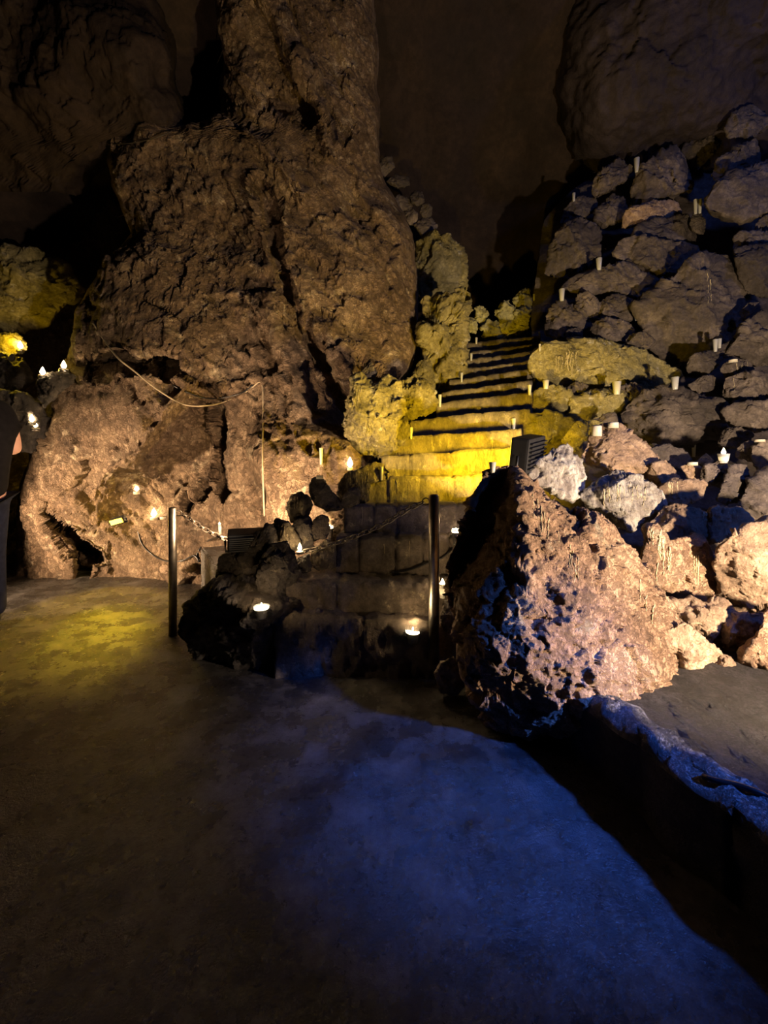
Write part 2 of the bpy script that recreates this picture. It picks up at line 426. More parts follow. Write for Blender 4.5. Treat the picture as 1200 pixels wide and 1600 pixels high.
mass('wall_far_left',
     [(-460, -420, 262), (-200, -380, 270), (0, -330, 282), (60, -300, 276), (120, -300, 274), (170, -300, 292), (195, -300, 296), (212, -300, 262), (230, -300, 205), (270, -300, 150), (300, -300, 132)],
     [(-300, -400, 4.2), (250, -400, 4.6), (-300, 0, 4.7), (0, 0, 5.2), (150, 0, 5.3), (270, 0, 5.7), (0, 150, 5.6), (150, 130, 5.2), (200, 90, 5.1), (270, 180, 5.5), (100, 230, 5.8), (-300, 300, 5.4), (0, 300, 6.3), (130, 300, 6.3)],
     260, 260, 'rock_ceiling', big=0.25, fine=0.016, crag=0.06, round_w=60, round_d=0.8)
mass('wall_back',
     [(200, -400, 260), (300, -400, 260), (450, -400, 240), (600, -400, 230), (760, -400, 200), (980, -400, 180)],
     [(-400, 200, 8), (260, 200, 7.6), (-400, 600, 7.2), (200, 600, 7.3), (50, 400, 7.3), (50, 600, 6.9), (50, 800, 6.2), (200, 980, 6.0), (-400, 980, 6.0)],
     180, 200, 'rock_wall', big=0.35, fine=0.03, crag=0.12)
mass('wall_right',
     [(-480, 905, 1800), (-200, 890, 1800), (-60, 882, 1800), (0, 868, 1800), (80, 862, 1800), (160, 868, 1800), (230, 885, 1800), (262, 905, 1800)],
     [(880, -400, 5.0), (1200, -400, 4.2), (1800, -400, 3.2), (870, 0, 5.9), (1000, 60, 5.4), (1100, 30, 5.1), (1200, 60, 5.1), (1500, 0, 4.4), (1800, 0, 3.8), (880, 240, 6.6), (1000, 200, 6.0), (1100, 160, 5.6), (1200, 130, 5.7), (1040, 262, 6.9), (1200, 262, 6.6), (1800, 262, 4.2)],
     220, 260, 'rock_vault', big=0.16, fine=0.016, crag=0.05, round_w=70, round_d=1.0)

# ------------------------------------------------------------------ stones
def D(py):
    return float(np.interp(py, [150, 300, 400, 500, 600, 660, 720, 780, 850, 950, 1060], [6.5, 6.1, 5.7, 5.15, 4.5, 4.1, 3.7, 3.2, 2.8, 2.42, 2.12]))

# the slope of rubble behind the right hand pile
def slope():
    pys = np.linspace(235, 1075, 150); pxs = np.linspace(-0.02, 1, 130)
    V = []
    for py in pys:
        l = np.interp(py, [235, 300, 340, 470, 560, 640, 700, 760, 820, 1075], [1010, 905, 870, 850, 846, 830, 850, 860, 900, 960])
        for u in pxs:
            px = l + u * (1750 - l)
            Y = D(py) + 0.55 - 0.5 * max(0, (px - 1150) / 600) * 1.8 + 0.25 * max(0, 1 - (px - l) / 60.0)
            V.append(P(px, py, Y))
    V = np.array(V); Fc = gridfaces(150, 130, flip=True)
    V = V + np.array([0, 1, 0]) * (0.10 * fbm(V * 2.0, 5) + 0.06 * ridged(V * 4, 3))[:, None]
    tag(link('wall_front', V, Fc, 'rock_gray'), kind='structure').name = 'wall_right_slope'
slope()

PILE = {}
def rock(name, pts, label, Y=None, mat='rock_gray', thick=None, n=120, m=46, seed=None, facets=8, amp=0.075, e=0.62, cat='rock', group=None, ctr=None,
         shape=None, back=0.6, tiltx=0.0, tilty=0.0, cellf=1.0, grow=1.06, pit=0.0):
    pts = np.array(pts, float)
    pts = pts.mean(0) + (pts - pts.mean(0)) * grow
    if seed is None: seed = int(abs(pts[:, 0].sum() * 7 + pts[:, 1].sum() * 3)) % 9973
    rs = np.random.RandomState(seed)
    a, b = pts, np.roll(pts, -1, 0)
    cr = a[:, 0] * b[:, 1] - b[:, 0] * a[:, 1]; A = cr.sum() / 2
    c = np.array([((a[:, 0] + b[:, 0]) * cr).sum(), ((a[:, 1] + b[:, 1]) * cr).sum()]) / (6 * A) if ctr is None else np.array(ctr, float)
    if Y is None: Y = D(c[1])
    th = np.linspace(0, 2 * math.pi, n, endpoint=False)
    R = np.zeros(n)
    for k, w in enumerate(th):
        d = np.array([math.cos(w), math.sin(w)])
        for p, q in zip(a, b):
            den = d[0] * (q - p)[1] - d[1] * (q - p)[0]
            if abs(den) < 1e-9: continue
            t = ((p - c)[0] * (q - p)[1] - (p - c)[1] * (q - p)[0]) / den
            s = ((p - c)[0] * d[1] - (p - c)[1] * d[0]) / den
            if t > 0 and -1e-6 <= s <= 1 + 1e-6: R[k] = max(R[k], t)
    R = np.maximum(R, 1.5)
    px2m = Y * S / F
    Rm = R.mean() * px2m
    tk = (0.6 * Rm if thick is None else thick * S)
    g = np.linspace(-1, 1, m); GX, GY = np.meshgrid(g, g)
    rad = np.maximum(np.abs(GX), np.abs(GY)); big_ = np.abs(GX) >= np.abs(GY)
    with np.errstate(divide='ignore', invalid='ignore'):
        ang = np.where(big_, (math.pi / 4) * GY / np.where(GX == 0, 1, GX), math.pi / 2 - (math.pi / 4) * GX / np.where(GY == 0, 1, GY))
    cx_ = np.where(big_, GX * np.cos(ang), GY * np.cos(ang)); cy_ = np.where(big_, GX * np.sin(ang), GY * np.sin(ang))
    cx_[rad == 0] = 0; cy_[rad == 0] = 0
    inner = np.zeros((m, m), bool); inner[1:-1, 1:-1] = True
    id1 = np.arange(m * m).reshape(m, m); id2 = id1.copy(); id2[inner] = m * m + np.arange(inner.sum())
    cxs = np.concatenate([cx_.ravel(), cx_[inner]]); cys = np.concatenate([cy_.ravel(), cy_[inner]])
    sg = np.concatenate([np.ones(m * m), -np.ones(inner.sum())])
    rad = np.minimum(1.0, np.hypot(cxs, cys)); tht = np.arctan2(cys, cxs) % (2 * math.pi)
    Rt = np.interp(tht, np.append(th, 2 * math.pi), np.append(R, R[0]))
    rq = rad ** (1.0 / e)
    cp = np.sin(rq * math.pi / 2) ** e; cz = sg * np.cos(rq * math.pi / 2) ** e
    cz[rad >= 0.99999] = 0
    ox = cp * Rt * np.cos(tht); oy = cp * Rt * np.sin(tht)
    rr = np.sqrt(np.maximum(1e-9, (R ** 2).mean()))
    U = np.stack([ox / rr, -oy / rr, cz], -1)
    for k in range(facets):
        v = rs.normal(size=3); v[2] = abs(v[2]) + 0.55; v[1] += 0.1; v /= np.linalg.norm(v)
        off = rs.uniform(0.50, 0.84)
        ex = np.maximum(0, U @ v - off)
        U = U - 0.92 * ex[:, None] * v
    c3 = P(c[0], c[1], Y)
    w = np.array([0, 0, CAMZ]) - c3; w[2] *= 0.5; w /= np.linalg.norm(w)
    bulge = np.where(U[:, 2] > 0, U[:, 2] * tk, U[:, 2] * tk * back)
    if shape is not None:
        sf = tps(shape); q = np.stack([c[0] + U[:, 0] * rr, c[1] - U[:, 1] * rr], 1)
        bulge = np.where(U[:, 2] > 0, bulge * 0.35 + np.clip(U[:, 2] * 2.2, 0, 1) * sf(q) * S, bulge)
    bulge = bulge + (tiltx * U[:, 0] + tilty * U[:, 1]) * Rm
    V = c3 + np.stack([U[:, 0] * rr * px2m, np.zeros(len(U)), U[:, 1] * rr * px2m], 1) + bulge[:, None] * w
    q1 = np.stack([id1[:-1, :-1], id1[:-1, 1:], id1[1:, 1:], id1[1:, :-1]], -1).reshape(-1, 4)
    q2 = np.stack([id2[:-1, :-1], id2[1:, :-1], id2[1:, 1:], id2[:-1, 1:]], -1).reshape(-1, 4)
    Fc = np.concatenate([q1, q2])
    N = vnorm(V, Fc); 
    if ((V - c3) * N).sum() < 0: N = -N; Fc = Fc[:, ::-1]
    s = 1.0 / max(Rm, 0.05); W = V * s + seed
    disp = Rm * amp * (0.7 * fbm(W * 1.3, 4) + 0.85 * facet(W * 1.2 * cellf) + 0.45 * facet(W * 3.0 * cellf + 3) + 0.35 * ridged(W * 2.5, 4)) \
        + min(0.013, Rm * 0.06) * (fbm(V * 26 + seed, 4, 0.65) + 0.7 * facet(V * 11 + seed, 0.4))
    if pit:
        w1, _, wi = worley(V * 5.5 + seed + 0.3 * np.stack([fbm(V * 9, 3), fbm(V * 9 + 4, 3), fbm(V * 9 + 8, 3)], 1))
        disp = disp - pit * np.clip(1 - w1 / (0.15 + 0.35 * wi), 0, 1) ** 0.6 * (wi > 0.45)
    V = V + N * disp[:, None]
    base = np.array([c3[0], c3[1], V[:, 2].min()])
    o = link(name, V, Fc, mat, origin=base)
    tag(o, label, cat, group)
    return o

G1 = 'stones of the rock pile on the right'
def pile(pts, label, **k):
    k.setdefault('mat', 'rock_gray')
    k.setdefault('grow', 1.09)
    return rock('boulder', pts, label, group=G1, **k)

# upper right, going down
pile([(1131,201),(1146,177),(1169,166),(1199,177),(1199,196),(1178,214),(1141,214)], 'rounded dark boulder, highest of the pile, under the ceiling by the right edge', Y=5.7)
pile([(1066,235),(1084,213),(1113,203),(1124,214),(1112,243),(1092,262)], 'dark rounded stone behind the top of the pile, left of the notched boulder', Y=6.3)
pile([(1107,272),(1128,243),(1150,228),(1178,222),(1189,239),(1191,250),(1150,269),(1113,280)], 'dark wedge boulder with a notched top, second below the ceiling at right', Y=5.6)
pile([(1105,318),(1131,280),(1169,265),(1205,250),(1270,255),(1270,320),(1200,334),(1160,342),(1116,332)], 'wide smooth bluish slab below the notched wedge boulder', Y=5.3)
pile([(1155,352),(1200,338),(1260,335),(1260,362),(1190,366),(1160,362)], 'thin dark slab under the wide smooth bluish slab', Y=5.2)
pile([(1120,385),(1131,368),(1165,362),(1200,362),(1260,358),(1260,388),(1200,392),(1150,396)], 'flat slab with a pale left tip above the steep plain boulder', Y=5.1)
pile([(1150,391),(1199,384),(1250,388),(1255,450),(1188,462),(1165,453),(1155,427)], 'steep plain gray boulder right of the great slanting slab', Y=4.95)
pile([(920,300),(927,280),(947,263),(965,248),(977,257),(988,267),(973,283),(950,297),(933,307)], 'pointed stone at the top left shoulder of the pile', Y=6.15, mat='rock_gray')
pile([(967,310),(980,283),(1000,263),(1030,240),(1053,228),(1087,233),(1083,260),(1088,287),(1067,300),(1033,307),(1000,313),(977,320)], 'large slanting boulder with a pale crumbling right end, crown of the pile', Y=6.0)
pile([(875,347),(883,327),(907,307),(930,310),(933,327),(910,340),(890,348)], 'small dark stone at the outermost left of the upper pile', Y=6.2)
pile([(930,345),(933,325),(957,303),(973,310),(980,323),(970,345),(943,352)], 'shadowed stone between the crown boulder and the squarish leaning block', Y=6.1)
pile([(853,427),(860,397),(870,363),(887,353),(907,340),(937,347),(935,373),(933,400),(907,417),(873,433)], 'tall squarish leaning block at the upper left side of the pile', Y=5.75)
pile([(973,353),(980,330),(1013,315),(1060,315),(1065,337),(1033,343),(1000,347),(977,360)], 'light tan flat topped block in the upper pile', Y=5.8, mat='rock_tan')
pile([(993,367),(1000,350),(1027,343),(1060,340),(1090,347),(1100,367),(1100,387),(1067,384),(1027,384),(1000,375)], 'gray slab lying under the light tan block', Y=5.65)
pile([(952,392),(967,370),(993,367),(1027,380),(1067,380),(1110,390),(1090,403),(1067,420),(1033,427),(1000,410),(967,400)], 'broad lens shaped slab with a pointed left end', Y=5.45)
pile([(1078,352),(1083,335),(1093,330),(1102,347),(1100,365),(1087,362)], 'small upright stone carrying two clear cups high in the pile', Y=5.55)
pile([(882,448),(900,430),(933,423),(960,413),(983,408),(1007,420),(1033,433),(1030,457),(1000,467),(960,455),(910,457)], 'long low boulder with a humped middle below the pointed slab', Y=5.4)
pile([(1017,520),(997,477),(1033,447),(1067,423),(1093,400),(1137,397),(1153,417),(1158,453),(1157,493),(1147,513),(1133,530),(1100,547),(1060,560),(1033,550),(1013,533)], 'great slanting brown slab with a pale wax streak, biggest of the upper pile', Y=5.0, m=72)
pile([(1156,487),(1169,474),(1186,472),(1178,487),(1160,498)], 'small light stone wedged right of the great slanting slab', Y=4.75)
pile([(1142,549),(1169,502),(1188,491),(1245,492),(1250,555),(1188,573),(1165,560)], 'dark brown boulder cut by the right edge beside the great slab', Y=4.5)
pile([(853,493),(867,477),(883,468),(903,480),(913,497),(927,507),(900,520),(873,530),(855,520)], 'rounded boulder with a clear cup on top, beside the stair top', Y=5.2)
pile([(899,478),(903,460),(920,458),(939,477),(932,495),(913,499)], 'small knobbly stone right of the cup topped boulder', Y=5.2)
pile([(932,497),(940,467),(967,458),(987,467),(997,483),(987,499),(957,500)], 'smooth humped stone left of the yellow lit cup', Y=5.2)
pile([(910,525),(920,510),(947,497),(977,503),(990,517),(973,535),(943,532)], 'angular stone lying on the giant oval boulder', Y=4.95)
pile([(973,530),(983,522),(1007,520),(1022,532),(1013,543),(987,543)], 'small oval stone on the back of the giant oval boulder', Y=4.8, facets=3)
pile([(871,530),(893,513),(907,511),(910,528),(887,534)], 'low flat stone under the cup topped boulder', Y=5.0)
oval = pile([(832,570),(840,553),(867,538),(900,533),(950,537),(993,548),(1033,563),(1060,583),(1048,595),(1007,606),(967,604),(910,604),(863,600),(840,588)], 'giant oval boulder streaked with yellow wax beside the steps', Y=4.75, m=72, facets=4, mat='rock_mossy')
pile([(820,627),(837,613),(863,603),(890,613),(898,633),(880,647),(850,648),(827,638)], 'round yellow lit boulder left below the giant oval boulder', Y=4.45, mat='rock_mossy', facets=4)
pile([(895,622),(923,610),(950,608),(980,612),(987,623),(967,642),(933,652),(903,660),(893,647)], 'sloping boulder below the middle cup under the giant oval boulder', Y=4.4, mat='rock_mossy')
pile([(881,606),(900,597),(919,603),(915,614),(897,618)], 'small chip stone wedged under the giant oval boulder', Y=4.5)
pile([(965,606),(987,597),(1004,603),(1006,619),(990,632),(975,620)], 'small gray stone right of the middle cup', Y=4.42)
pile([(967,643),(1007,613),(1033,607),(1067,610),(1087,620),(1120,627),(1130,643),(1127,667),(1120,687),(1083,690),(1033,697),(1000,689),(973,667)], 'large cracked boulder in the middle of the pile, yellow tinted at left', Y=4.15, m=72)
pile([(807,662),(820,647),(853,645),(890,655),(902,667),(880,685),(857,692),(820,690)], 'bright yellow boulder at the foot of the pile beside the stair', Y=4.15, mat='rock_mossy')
pile([(875,690),(900,663),(930,657),(945,663),(927,682),(900,703),(883,706)], 'bright yellow wedge stone behind the two white candles', Y=3.95, mat='rock_mossy')
pile([(931,662),(943,647),(960,645),(966,663),(947,669)], 'small brown stone behind the white candle', Y=4.0)
pile([(1063,593),(1067,573),(1087,553),(1113,547),(1147,533),(1153,540),(1133,557),(1110,580),(1083,595)], 'thin slab leaning right with two cups on it', Y=4.5)
pile([(1077,602),(1093,590),(1120,588),(1117,603),(1100,617),(1087,616)], 'small tilted stone below the thin leaning slab', Y=4.35)
pile([(1121,582),(1133,567),(1157,561),(1178,562),(1182,577),(1160,587),(1130,592)], 'flat stone with thin wax runs under the dark brown boulder', Y=4.3)
pile([(1120,613),(1125,590),(1160,583),(1200,583),(1240,600),(1230,625),(1170,632),(1130,627)], 'wide gray boulder with wax runs near the right edge', Y=4.15)
pile([(1130,640),(1150,630),(1193,628),(1245,635),(1235,665),(1180,674),(1145,674),(1130,657)], 'dark flat faced block below the wide waxed boulder', Y=3.95)
pile([(1121,687),(1133,670),(1157,668),(1177,680),(1157,697),(1130,699)], 'broken stone above the burning yellow cup', Y=3.8)
pile([(1150,702),(1170,690),(1186,694),(1188,712),(1170,722),(1152,716)], 'small rough stone right of the burning yellow cup', Y=3.6)
pile([(1178,722),(1176,705),(1190,690),(1250,688),(1260,735),(1215,747),(1190,744)], 'boulder with a flat white tealight cut by the right edge', Y=3.5)
# middle band behind the big red boulder
pile([(895,712),(913,687),(940,670),(967,667),(993,680),(1017,707),(1021,727),(1000,750),(973,735),(943,729),(917,725)], 'rough rounded boulder carrying two white candles', Y=3.3, mat='rock_tan', m=60)
pile([(830,742),(853,713),(880,697),(910,720),(919,740),(914,767),(893,782),(867,769),(843,759)], 'pale chalky boulder right of the black floodlight', Y=2.95, mat='rock_bleached', m=60)
pile([(907,777),(923,753),(960,738),(1000,747),(1030,770),(1038,790),(1015,809),(987,822),(953,819),(927,792)], 'boulder streaked with white wax behind the big red boulder', Y=2.9, mat='rock_bleached', m=60)
pile([(1011,740),(1020,725),(1040,720),(1061,737),(1054,754),(1030,762),(1012,752)], 'fist shaped stone between the candle boulder and the flat slab', Y=3.2, mat='rock_tan')
pile([(1031,765),(1053,748),(1083,749),(1114,757),(1101,774),(1067,789),(1039,786)], 'flat pale slab with a pointed right end in the middle of the pile', Y=3.05, mat='rock_tan')
pile([(1010,703),(1040,695),(1067,703),(1079,717),(1062,732),(1033,719)], 'dim greenish stone under a dripping tealight', Y=3.5)
pile([(1065,729),(1083,722),(1099,733),(1092,749),(1077,748)], 'small pinkish stone under a flat white tealight', Y=3.3, mat='rock_tan')
pile([(1091,745),(1103,727),(1130,722),(1142,743),(1135,765),(1117,759),(1096,750)], 'dark stone with a light right side below the burning cup', Y=3.2)
pile([(1088,721),(1103,709),(1115,720),(1104,732)], 'little rounded stone left of the burning yellow cup', Y=3.4, facets=3)
pile([(1125,769),(1140,730),(1167,725),(1173,743),(1163,775),(1133,792),(1119,785)], 'upright brown stone left of the navy shadowed boulder', Y=3.1)
pile([(1158,825),(1156,790),(1172,755),(1200,738),(1260,742),(1275,800),(1250,838),(1190,834)], 'boulder in blue shadow at the right edge, above the half dark boulder', Y=3.0)
pile([(1015,822),(1033,793),(1067,789),(1102,803),(1106,827),(1095,843),(1067,850),(1033,840)], 'brown boulder with a lilac wax ridge above the tan slabs', Y=2.75, mat='rock_tan', m=60)
pile([(1090,815),(1118,793),(1153,796),(1172,813),(1165,825),(1135,840),(1107,850),(1095,837)], 'flat brown slab with a white wax crust along its top', Y=2.78, mat='rock_tan')
pile([(1010,830),(1022,821),(1040,838),(1054,854),(1074,898),(1086,922),(1082,936),(1060,930),(1038,918),(1018,902),(1003,880),(1008,856)], 'narrow leaning slab with a thick white wax edge', Y=2.55, mat='rock_red', facets=4)
pile([(1042,848),(1080,842),(1098,842),(1110,868),(1136,908),(1131,919),(1118,924),(1113,943),(1090,934),(1080,922),(1064,892),(1050,864)], 'smooth tan slab with a rounded lower right corner', Y=2.62, mat='rock_red', facets=4, amp=0.05)
pile([(1116,882),(1130,856),(1150,838),(1170,826),(1200,820),(1270,828),(1280,930),(1240,952),(1190,965),(1150,965),(1118,940),(1130,914)], 'big boulder with a dark top and a lit rough face at the right edge', Y=2.5, mat='rock_tan', m=72, tilty=0.5)
pile([(1136,964),(1192,959),(1198,985),(1182,1002),(1167,1022),(1147,1045),(1130,1012),(1127,985)], 'rough pitted stone below the half dark boulder', Y=2.35, mat='rock_tan')
pile([(1198,960),(1260,965),(1275,1070),(1195,1070),(1162,1068),(1160,1030),(1180,1000)], 'tan boulder standing on the platform at the right edge', Y=2.2, mat='rock_red')
pile([(1052,944),(1095,933),(1132,943),(1144,965),(1140,987),(1127,1009),(1095,996),(1062,982),(1050,962)], 'hollowed stone with dark pits below the smooth tan slab', Y=2.4, mat='rock_tan', amp=0.15, pit=0.05)
pile([(1036,992),(1064,978),(1092,992),(1121,1018),(1126,1048),(1097,1060),(1050,1066),(1026,1060),(1032,1025)], 'pale yellowish stone standing on the platform beside the big red boulder', Y=2.2, mat='rock_tan')
pile([(1120,1020),(1140,1030),(1165,1055),(1160,1070),(1128,1070),(1116,1050)], 'low crumbly stone on the platform between two tan boulders', Y=2.2, mat='rock_tan')
# the big red boulder
big = rock('boulder', [(760,740),(778,731),(796,729),(815,740),(850,775),(890,800),(930,812),(960,830),(990,862),(1002,890),(1014,915),(1042,938),(1056,975),(1051,1010),(1037,1050),(1022,1080),(995,1103),
     (965,1098),(925,1092),(880,1100),(830,1120),(780,1112),(742,1070),(726,1000),(708,960),(699,925),(700,880),(712,850),(730,800),(745,765)],
     'huge reddish brown boulder in front, right of the steps, tallest in the picture', Y=2.35, mat='rock_red', n=400, m=240, facets=0, amp=0.05, e=0.6, grow=1.0, pit=0.022, ctr=(865, 950), thick=0.35, cat='boulder', cellf=1.15,
     shape=[(700,900,-0.2),(716,965,-0.02),(738,985,0.20),(755,1030,0.26),(760,740,-0.35),(800,732,-0.1),(770,820,-0.1),(815,800,0.18),(790,880,0.20),(735,860,-0.2),(752,925,0.17),(850,800,0.15),(900,850,0.22),(960,850,0.1),(1000,900,0.05),(1050,980,0.0),(900,950,0.38),(820,950,0.36),(980,980,0.30),(900,1050,0.42),(990,1080,0.40),(800,1040,0.30),(780,1100,0.2)])
PILE['big'] = big
G2 = 'stones left of the stairs'
def lrock(pts, label, **k):
    k.setdefault('mat', 'rock_dark')
    return rock('stone', pts, label, group=G2, **k)
lrock([(268,995),(288,950),(323,925),(348,908),(395,898),(425,922),(455,935),(485,960),(500,1000),(470,1045),(400,1050),(310,1030)], 'broad dark mound of rock right of the left post', Y=2.95, m=84, thick=0.35, facets=4)
lrock([(340,902),(344,871),(369,860),(404,867),(402,898),(373,904),(348,914)], 'dark stone between the concrete kerb and the black mound', Y=3.05)
lrock([(400,900),(407,875),(427,852),(448,848),(466,867),(468,896),(448,927),(423,931),(402,923)], 'black upright boulder with a pale patch in front of the chain', Y=2.85, m=60)
lrock([(371,864),(394,837),(423,821),(448,817),(459,837),(429,856),(409,877),(377,889)], 'dark sloping stone beneath the small floodlight', Y=2.98)
lrock([(413,832),(433,814),(450,818),(463,835),(472,856),(450,864),(420,860)], 'wax covered stone glowing yellow at its top, right of the small floodlight', Y=3.06, mat='rock_waxed')
lrock([(453,838),(462,813),(484,808),(492,838),(488,858),(468,862)], 'reddish stone lit by the candle on the chain', Y=3.14)
lrock([(446,797),(449,783),(460,772),(473,769),(484,775),(492,794),(486,810),(470,815),(453,818)], 'knobbly dark stone with yellow wax dripping at its left', Y=3.2, mat='rock_waxed')
lrock([(484,823),(493,808),(503,805),(512,810),(515,827),(508,840),(492,843),(485,834)], 'round brownish stone left of the glowing cup', Y=3.16, facets=2, mat='rock_gray')
lrock([(484,772),(484,759),(490,748),(500,745),(508,753),(517,766),(533,783),(532,796),(510,796),(493,786)], 'smooth dark egg shaped stone leaning left against the wall', Y=3.3, facets=3, amp=0.05)
lrock([(526,770),(530,751),(541,741),(565,735),(583,724),(600,726),(608,737),(604,750),(576,752),(573,779),(563,787),(536,792)], 'wax crusted stone with a burning candle on top, left end of the block steps', Y=3.42, mat='rock_waxed', ctr=(555, 756))
lrock([(531,793),(537,775),(545,764),(558,763),(564,775),(562,790),(543,793)], 'dark upright stone leaning on the wax crusted stone', Y=3.28, facets=3)
lrock([(488,865),(510,843),(526,856),(524,885),(503,893),(487,882)], 'crumbly wax splashed stone under the chain', Y=3.06, mat='rock_waxed')
lrock([(463,897),(464,868),(482,868),(488,894)], 'small navy shadowed stone right of the black upright boulder', Y=2.92)
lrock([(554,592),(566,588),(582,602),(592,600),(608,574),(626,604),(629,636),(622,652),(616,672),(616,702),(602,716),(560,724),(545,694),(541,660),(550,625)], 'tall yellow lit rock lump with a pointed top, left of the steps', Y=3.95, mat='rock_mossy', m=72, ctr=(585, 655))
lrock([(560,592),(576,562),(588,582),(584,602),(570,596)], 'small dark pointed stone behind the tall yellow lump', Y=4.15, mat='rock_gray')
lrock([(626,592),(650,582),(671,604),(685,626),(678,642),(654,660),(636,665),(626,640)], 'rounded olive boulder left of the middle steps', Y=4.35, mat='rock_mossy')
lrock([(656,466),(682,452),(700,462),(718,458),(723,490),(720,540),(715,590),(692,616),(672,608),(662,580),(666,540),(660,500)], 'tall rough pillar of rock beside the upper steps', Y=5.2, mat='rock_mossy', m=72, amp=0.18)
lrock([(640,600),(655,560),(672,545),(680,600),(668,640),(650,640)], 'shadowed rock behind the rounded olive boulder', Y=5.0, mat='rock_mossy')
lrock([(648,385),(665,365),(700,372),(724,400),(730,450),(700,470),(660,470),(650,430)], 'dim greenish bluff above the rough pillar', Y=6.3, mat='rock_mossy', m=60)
for q, l in (([(612,662),(618,645),(634,650),(640,680),(625,696),(612,690)], 'little pale stone in the crack beside the lowest cup on the steps'),):
    lrock(q, l, Y=4.0, mat='rock_mossy', facets=3)
G3 = 'lumps of rock at the head of the stairs'
for q, l, y in (
    ([(752,526),(760,508),(800,501),(828,505),(826,524),(790,530)], 'low brown ledge of rock behind the top step', 6.1),
    ([(728,500),(735,490),(743,497),(747,513),(742,523),(731,521)], 'small yellow knob at the left end above the top step', 6.0),
    ([(741,482),(753,478),(762,489),(760,504),(755,515),(746,502)], 'narrow yellow knob second from left above the top step', 6.05),
    ([(753,513),(763,499),(777,504),(783,521),(759,526)], 'low yellow knob in front above the top step', 5.95),
    ([(769,495),(781,475),(794,468),(804,480),(804,502),(792,508),(779,504)], 'largest yellow knob above the top step', 6.05),
    ([(803,503),(806,485),(821,479),(829,493),(822,508)], 'flat faced yellow knob below the hollow gray one', 6.0),
    ([(799,466),(812,454),(829,454),(832,477),(826,489),(811,483)], 'hollow gray knob topmost at the head of the stairs', 6.1)):
    rock('knob', q, l, Y=y, mat='rock_lichen_lit', group=G3, m=32, amp=0.16, cat='rock')
G4 = 'rubble on the ledge behind the left wall'
for q, l in (
    ([(588,268),(598,250),(612,246),(616,262),(602,276)], 'topmost dark rubble stone behind the left wall'),
    ([(604,284),(618,272),(638,278),(640,290),(622,294)], 'pale topped rubble stone behind the left wall, second highest'),
    ([(612,318),(622,306),(642,310),(644,322),(626,332)], 'whitish edged rubble stone against the left wall'),
    ([(641,305),(648,298),(660,300),(664,316),(652,322),(643,318)], 'dark rubble stone above the round pale one'),
    ([(656,330),(660,321),(669,318),(675,326),(674,338),(662,342)], 'round pale rubble stone at the right end of the ledge'),
    ([(648,352),(656,342),(674,340),(682,352),(678,368),(660,370)], 'large dark rubble stone lowest on the ledge'),
    ([(628,334),(640,324),(652,334),(654,350),(640,352)], 'flat rubble stone left of the round pale one')):
    rock('rubble_stone', q, l, Y=6.4, mat='rock_gray', group=G4, m=28, facets=4, cat='rock')
# far left
rock('boulder', [(-60,392),(0,396),(60,393),(92,412),(118,440),(117,462),(88,482),(72,502),(40,513),(0,514),(-60,512)], 'huge olive yellow lit boulder hanging in the far left background', Y=6.3, mat='rock_mossy', m=80, cat='boulder')
rock('stone', [(-40,550),(-14,530),(8,520),(28,521),(38,533),(52,531),(50,546),(20,555)], 'small rock behind the farthest left candle, bright yellow', Y=5.8, mat='rock_mossy')
rock('stone', [(-50,560),(0,553),(40,552),(56,562),(50,590),(20,610),(-50,615)], 'dark wax streaked rock under the farthest left candle', Y=5.5, mat='rock_dark')
rock('stone', [(-40,625),(0,612),(40,618),(62,640),(74,660),(72,690),(50,705),(0,700),(-40,700)], 'dark rock carrying a pair of burning candles behind the person', Y=5.0, mat='rock_dark')
rock('stone', [(56,592),(72,584),(100,579),(118,584),(112,600),(90,615),(70,635),(60,620)], 'dark corner stone carrying two candles on the left wall', Y=4.85, mat='rock_dark')
# near the right post
rock('stone', [(680,1052),(690,1035),(708,1028),(722,1040),(726,1066),(710,1082),(690,1080)], 'bluish rounded stone at the foot of the right post', Y=2.45, mat='rock_gray', facets=3)
rock('stone', [(690,940),(705,925),(722,950),(726,1000),(712,1020),(694,1000)], 'brown stone between the right post and the huge boulder', Y=2.72, mat='rock_dark')
rock('stone', [(706,988),(716,958),(722,962),(730,988),(720,994)], 'small pale wedge of stone beside the right post', Y=2.5, mat='rock_tan', facets=2)
rock('stone', [(248,888),(255,882),(268,883),(272,890),(262,896),(250,895)], 'small brown stone on the floor against the left wall', Y=4.6, mat='rock_tan', facets=2)

